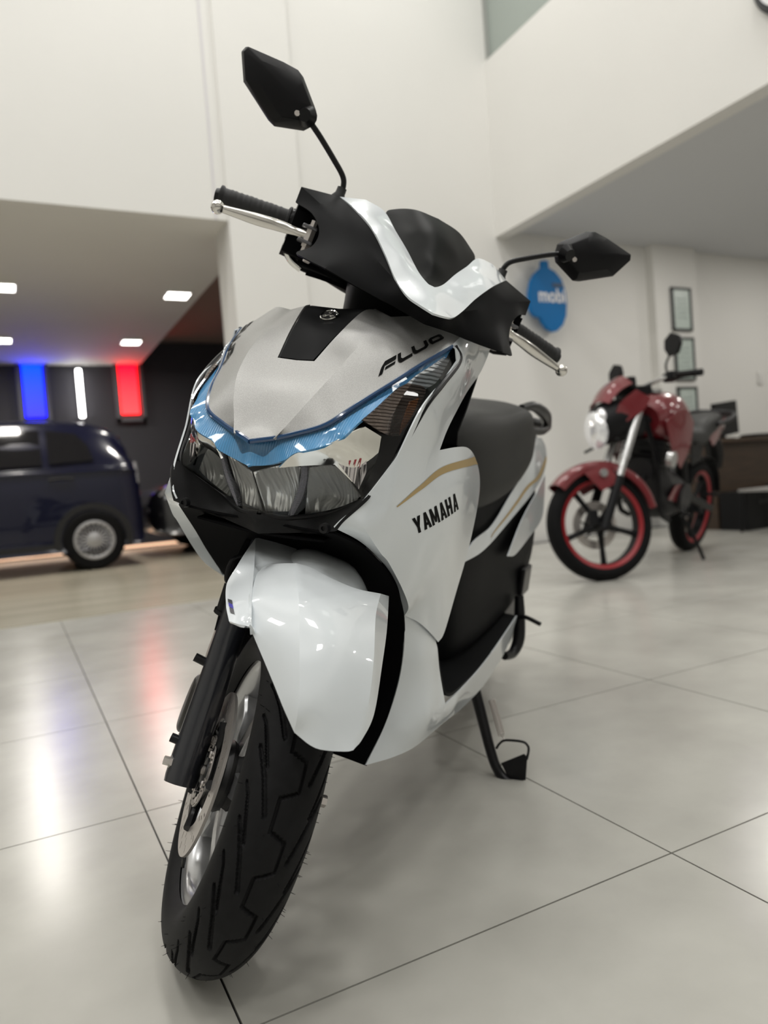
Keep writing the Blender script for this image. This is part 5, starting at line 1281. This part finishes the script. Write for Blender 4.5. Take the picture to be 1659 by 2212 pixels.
V, F, *_ = loft(rows, 4, 4); ms(obj('nose_cowl', V, F, M_red, moto, thick=0.005, flip=None))
for s in (-1, 1):
    pn = Panel([(-0.11, 0.10 * s, 0.86, 'c'), (-0.14, 0.115 * s, 0.93), (-0.24, 0.122 * s, 1.00, 'c'), (-0.32, 0.127 * s, 0.95, 'c'), (-0.27, 0.124 * s, 0.885), (-0.17, 0.112 * s, 0.83, 'c')], d=(0.3, s, 0), res=0.03)
    ms(pn.build('cowl_side', M_red, moto, thick=0.004))
    ms(MB().tube([(-0.10, 0.11 * s, 0.74), (-0.06, 0.17 * s, 0.72)], [0.008, 0.008], 8).build('indicator_stem', M_mblack, moto))
    # bars, grips, mirrors
    ms(MB().tube([(-0.33, 0.0, 1.02), (-0.335, 0.10 * s, 1.03), (-0.36, 0.18 * s, 1.035), (-0.40, 0.26 * s, 1.035), (-0.45, 0.38 * s, 1.01)], 0.011, 10, 5).build('handlebar_tube', M_msil, moto))
    ms(MB().tube([(-0.40, 0.26 * s, 1.035), (-0.452, 0.385 * s, 1.01)], 0.018, 12).build('grip', M_mblack, moto))
    ms(MB().tube([(-0.37, 0.27 * s, 1.035), (-0.385, 0.39 * s, 1.005)], 0.008, 8).build('brake_lever', M_mblack, moto))
    ms(MB().box((-0.395, 0.215 * s, 1.037), (0.06, 0.07, 0.05)).build('switch_box', M_mblack, moto, bevel=0.008, smooth=False))
    q = ms(MB().tube([(-0.38, 0.21 * s, 1.045), (-0.37, 0.22 * s, 1.10), (-0.385, 0.25 * s, 1.155)], 0.006, 8, 4).build('mirror_stem', M_mblack, moto))
    pts = [(-0.04, 0.0), (-0.03, 0.045), (0.03, 0.065), (0.09, 0.035), (0.10, -0.005), (0.06, -0.05), (-0.01, -0.045)]
    v = [(-0.375, (0.25 + a) * s, 1.185 + b * 1.1) for a, b in pts] + [(-0.400, (0.25 + a * 0.9) * s, 1.185 + b) for a, b in pts]
    n = len(pts)
    obj('mirror_head', v, [tuple(range(n)), tuple(range(n, 2 * n))[::-1]] + [(k, k + n, (k + 1) % n + n, (k + 1) % n) for k in range(n)], M_mblack, q, flip=None, smooth=False, bevel=0.006)
ms(MB().box((-0.30, 0, 1.0), (0.10, 0.22, 0.05)).build('top_clamp', M_mblack, moto, bevel=0.01, smooth=False))
ms(MB().box((-0.255, 0, 1.05), (0.05, 0.16, 0.07)).build('instrument_pod', M_mblack, moto, bevel=0.01, smooth=False))
# tank and shrouds
rows = []
for (x, z0, z1, w0, w1) in ((-0.38, 0.80, 0.945, 0.10, 0.07), (-0.44, 0.76, 0.995, 0.16, 0.11), (-0.55, 0.74, 1.02, 0.185, 0.125), (-0.68, 0.74, 1.00, 0.165, 0.12), (-0.80, 0.75, 0.93, 0.125, 0.10), (-0.88, 0.76, 0.86, 0.10, 0.08)):
    rows.append([(x, -w0 * 0.7, z0), (x, -w0, z0 + 0.35 * (z1 - z0)), (x, -w1, z1 - 0.03), (x, 0, z1), (x, w1, z1 - 0.03), (x, w0, z0 + 0.35 * (z1 - z0)), (x, w0 * 0.7, z0), (x, 0, z0)])
V, F = tube_loft(rows, 4, 3); tk = obj('fuel_tank', V, F, M_red, moto, flip=None)
MB().cyl((-0.50, 0, 1.015), (-0.50, 0, 1.035), 0.045, n=20).build('filler_cap', M_msil, tk)
for s in (-1, 1):
    pn = Panel([(-0.34, 0.15 * s, 0.86, 'c'), (-0.48, 0.195 * s, 0.93), (-0.62, 0.20 * s, 0.86, 'c'), (-0.60, 0.20 * s, 0.72), (-0.52, 0.19 * s, 0.60, 'c'), (-0.40, 0.18 * s, 0.70)], d=(0.2, s, 0), res=0.03)
    pn.build('tank_shroud', M_red, moto, thick=0.006)
    pn = Panel([(-0.50, 0.15 * s, 0.42, 'c'), (-0.58, 0.16 * s, 0.50), (-0.78, 0.155 * s, 0.48, 'c'), (-0.70, 0.15 * s, 0.38, 'c')], d=(0.2, s, 0), res=0.03)
    pn.build('belly_cowl', M_red, moto, thick=0.006)
    pn = Panel([(-0.82, 0.13 * s, 0.72, 'c'), (-1.02, 0.135 * s, 0.74, 'c'), (-1.0, 0.13 * s, 0.62, 'c'), (-0.86, 0.13 * s, 0.60, 'c')], d=(0, s, 0), res=0.03)
    pn.build('side_cover', M_mblack, moto, thick=0.006)
    pn = Panel([(-1.12, 0.12 * s, 0.78, 'c'), (-1.40, 0.115 * s, 0.86), (-1.55, 0.08 * s, 0.90, 'c'), (-1.50, 0.09 * s, 0.80), (-1.25, 0.12 * s, 0.71, 'c')], d=(0, s, 0.1), res=0.03)
    pn.build('tail_cowl', M_red, moto, thick=0.006)
rows = []
for (x, z0, z1, w) in ((-0.78, 0.77, 0.82, 0.085), (-0.90, 0.73, 0.81, 0.125), (-1.05, 0.73, 0.815, 0.135), (-1.14, 0.77, 0.86, 0.125), (-1.30, 0.82, 0.90, 0.115), (-1.48, 0.87, 0.92, 0.08)):
    rows.append([(x, -w, z0), (x, -w, (z0 + z1) / 2), (x, -w * 0.75, z1), (x, 0, z1 + 0.005), (x, w * 0.75, z1), (x, w, (z0 + z1) / 2), (x, w, z0), (x, 0, z0)])
V, F = tube_loft(rows, 4, 3); obj('seat', V, F, M_seat, moto, flip=None)
g = MB()
for s in (-1, 1): g.tube([(-1.25, 0.13 * s, 0.85), (-1.38, 0.155 * s, 0.88), (-1.54, 0.14 * s, 0.92), (-1.60, 0.05 * s, 0.93)], 0.014, 10, 4)
g.tube([(-1.60, 0.05, 0.93), (-1.60, -0.05, 0.93)], 0.014, 10).build('grab_rail', M_meng, moto)
MB().box((-1.58, 0, 0.85), (0.05, 0.12, 0.07)).build('tail_light', mat('tail_red', (0.4, 0.02, 0.02), 0.2), moto, bevel=0.01, smooth=False)
MB().tube([(-1.52, 0, 0.80), (-1.66, 0, 0.66), (-1.70, 0, 0.55)], [0.05, 0.06, 0.05], 8, 3).build('plate_bracket', M_mblack, moto)
# engine, frame, exhaust, rear suspension, stand
rows = []
for (x, z, w, h) in ((-0.40, 0.58, 0.08, 0.07), (-0.48, 0.56, 0.12, 0.12), (-0.60, 0.45, 0.15, 0.15), (-0.78, 0.42, 0.155, 0.14), (-0.92, 0.42, 0.11, 0.10)):
    rows.append([(x, w * math.cos(2 * math.pi * k / 12), z + h * math.sin(2 * math.pi * k / 12)) for k in range(12)])
V, F = tube_loft(rows, 3, 2); en_ = obj('engine', V, F, M_meng, moto, flip=None)
for k in range(6):
    MB().box((-0.50, 0, 0.60 + 0.025 * k), (0.19, 0.24, 0.009), Matrix.Rotation(math.radians(-12), 3, 'Y')).build('cooling_fin', M_meng, en_, smooth=False)
for s in (-1, 1): MB().cyl((-0.70, 0.15 * s, 0.42), (-0.70, 0.175 * s, 0.42), 0.085, n=24).build('engine_cover', M_meng, en_)
MB().cyl((-0.38, 0.17, 0.655), (-0.38, 0.20, 0.655), 0.045, n=20).build('horn', M_msil, moto)
MB().tube([(-0.40, 0.03, 0.55), (-0.36, 0.04, 0.42), (-0.48, 0.02, 0.30), (-0.75, -0.10, 0.27), (-1.05, -0.17, 0.36), (-1.50, -0.19, 0.52)], [0.02, 0.02, 0.022, 0.024, 0.05, 0.055], 12, 4).build('exhaust', M_mblack, moto)
fr = MB()
for s in (-1, 1):
    fr.tube([(-0.34, 0.03 * s, 0.88), (-0.40, 0.10 * s, 0.62), (-0.46, 0.12 * s, 0.36), (-0.60, 0.12 * s, 0.29)], 0.016, 8, 4)
    fr.tube([(-0.34, 0.03 * s, 0.88), (-0.70, 0.11 * s, 0.74), (-1.45, 0.09 * s, 0.80)], 0.016, 8, 4)
fr.build('frame_tubes', M_mblack, moto)
for s in (-1, 1):
    MB().tube([(-0.88, 0.11 * s, 0.42), (-1.33, 0.12 * s, 0.302)], [0.03, 0.022], 10).build('swingarm', M_mblack, moto)
    pq = MB().tube([(-0.80, 0.13 * s, 0.34), (-0.79, 0.24 * s, 0.345)], [0.012, 0.014], 10).build('foot_peg', M_mblack, moto)
    MB().tube([(-1.02, 0.14 * s, 0.42), (-1.03, 0.25 * s, 0.43)], [0.010, 0.012], 10).build('passenger_peg', M_mblack, moto)
MB().tube([(-1.0, 0, 0.70), (-1.1, 0, 0.44)], 0.04, 12).build('rear_shock', M_mblack, moto)
MB().tube([(-0.80, 0.12, 0.31), (-0.84, 0.22, 0.14), (-0.87, 0.275, 0.022), (-0.92, 0.285, 0.022)], 0.011, 10, 4).build('side_stand', M_mblack, moto)
MB().tube([(-0.70, 0.17, 0.36), (-0.62, 0.19, 0.33), (-0.585, 0.21, 0.335), (-0.58, 0.25, 0.335)], 0.008, 8, 4).build('gear_lever', M_mblack, moto)
rows = []
for k in range(7):
    a = math.radians(75 + 15 * k); r = 0.335
    rows.append([(-1.33 + r * math.cos(a), w, 0.302 + r * math.sin(a)) for w in (-0.07, -0.03, 0.03, 0.07)])
V, F, *_ = loft(rows, 3, 2); obj('rear_hugger', V, F, M_mblack, moto, thick=0.004, flip=None)

# ------------------------------------------------------------------ desk corner on the right
M_wood = mat('dark_walnut_laminate', (0.048, 0.028, 0.016), 0.45, var=(5, 0.25, 5, (1, 1, 9)))
dk = thing('desk', 'dark wooden desk with a modesty panel by the back wall', 'desk', (6.2, 4.62, 0))
MB().box((0, 0, 0.775), (1.50, 0.62, 0.035)).build('desk_top', M_wood, dk, smooth=False, bevel=0.003)
MB().box((0, -0.22, 0.52), (1.36, 0.025, 0.46)).build('modesty_panel', M_wood, dk, smooth=False)
for sx in (-1, 1): MB().box((sx * 0.70, 0.02, 0.378), (0.03, 0.52, 0.755)).build('desk_side', M_wood, dk, smooth=False)
MB().box((0.0, 0.20, 0.60), (1.36, 0.02, 0.30)).build('back_rail', M_wood, dk, smooth=False)
mn = thing('monitor', 'black computer monitor seen from behind on the wooden desk', 'monitor', (5.80, 4.50, 0.7925), Matrix.Rotation(math.radians(14), 3, 'Z'))
MB().box((0, 0, 0.185), (0.46, 0.035, 0.30), Matrix.Rotation(math.radians(-5), 3, 'Y')).build('screen_housing', M_mblack, mn, smooth=False, bevel=0.006)
MB().box((0, 0.03, 0.09), (0.06, 0.03, 0.17)).build('stand_neck', M_mblack, mn, smooth=False)
MB().box((0, 0.05, 0.006), (0.22, 0.17, 0.012)).build('stand_base', M_mblack, mn, smooth=False, bevel=0.003)
kb = thing('keyboard', 'low flat black keyboard lying on the wooden desk right of the monitor', 'keyboard', (6.25, 4.46, 0.7925))
MB().box((0, 0, 0.012), (0.44, 0.16, 0.024)).build('keyboard_body', M_mblack, kb, smooth=False, bevel=0.004)
for r in range(4):
    for k in range(11): MB().box((-0.19 + 0.038 * k, -0.055 + 0.036 * r, 0.027), (0.030, 0.028, 0.008)).build('key', M_meng, kb, smooth=False)
for lab, x, y, sx, sy, sz in (('large black storage box standing under the wooden desk', 5.72, 4.22, 0.50, 0.26, 0.33), ('dark grey upright box under the wooden desk, right of the larger black box', 6.22, 4.24, 0.20, 0.24, 0.36)):
    bx_ = thing('storage_box' if 'storage' in lab else 'upright_box', lab, 'box', (x, y, 0.0))
    MB().box((0, 0, sz / 2), (sx, sy, sz)).build('box_body', M_mblack if 'storage' in lab else M_meng, bx_, smooth=False, bevel=0.008)
    MB().box((0, -sy / 2 - 0.004, sz * 0.7), (sx * 0.4, 0.008, 0.03)).build('front_handle', M_meng, bx_, smooth=False)
st = thing('side_table', 'small table with grey top and thin black legs before the desk', 'table', (5.56, 3.90, 0))
MB().box((0, 0, 0.345), (0.42, 0.34, 0.022)).build('table_top', mat('grey_laminate', (0.30, 0.29, 0.28), 0.5), st, smooth=False, bevel=0.003)
for sx in (-1, 1):
    for sy in (-1, 1): MB().tube([(sx * 0.19, sy * 0.15, 0.335), (sx * 0.20, sy * 0.16, 0.0)], 0.011, 8).build('leg', M_mblack, st)
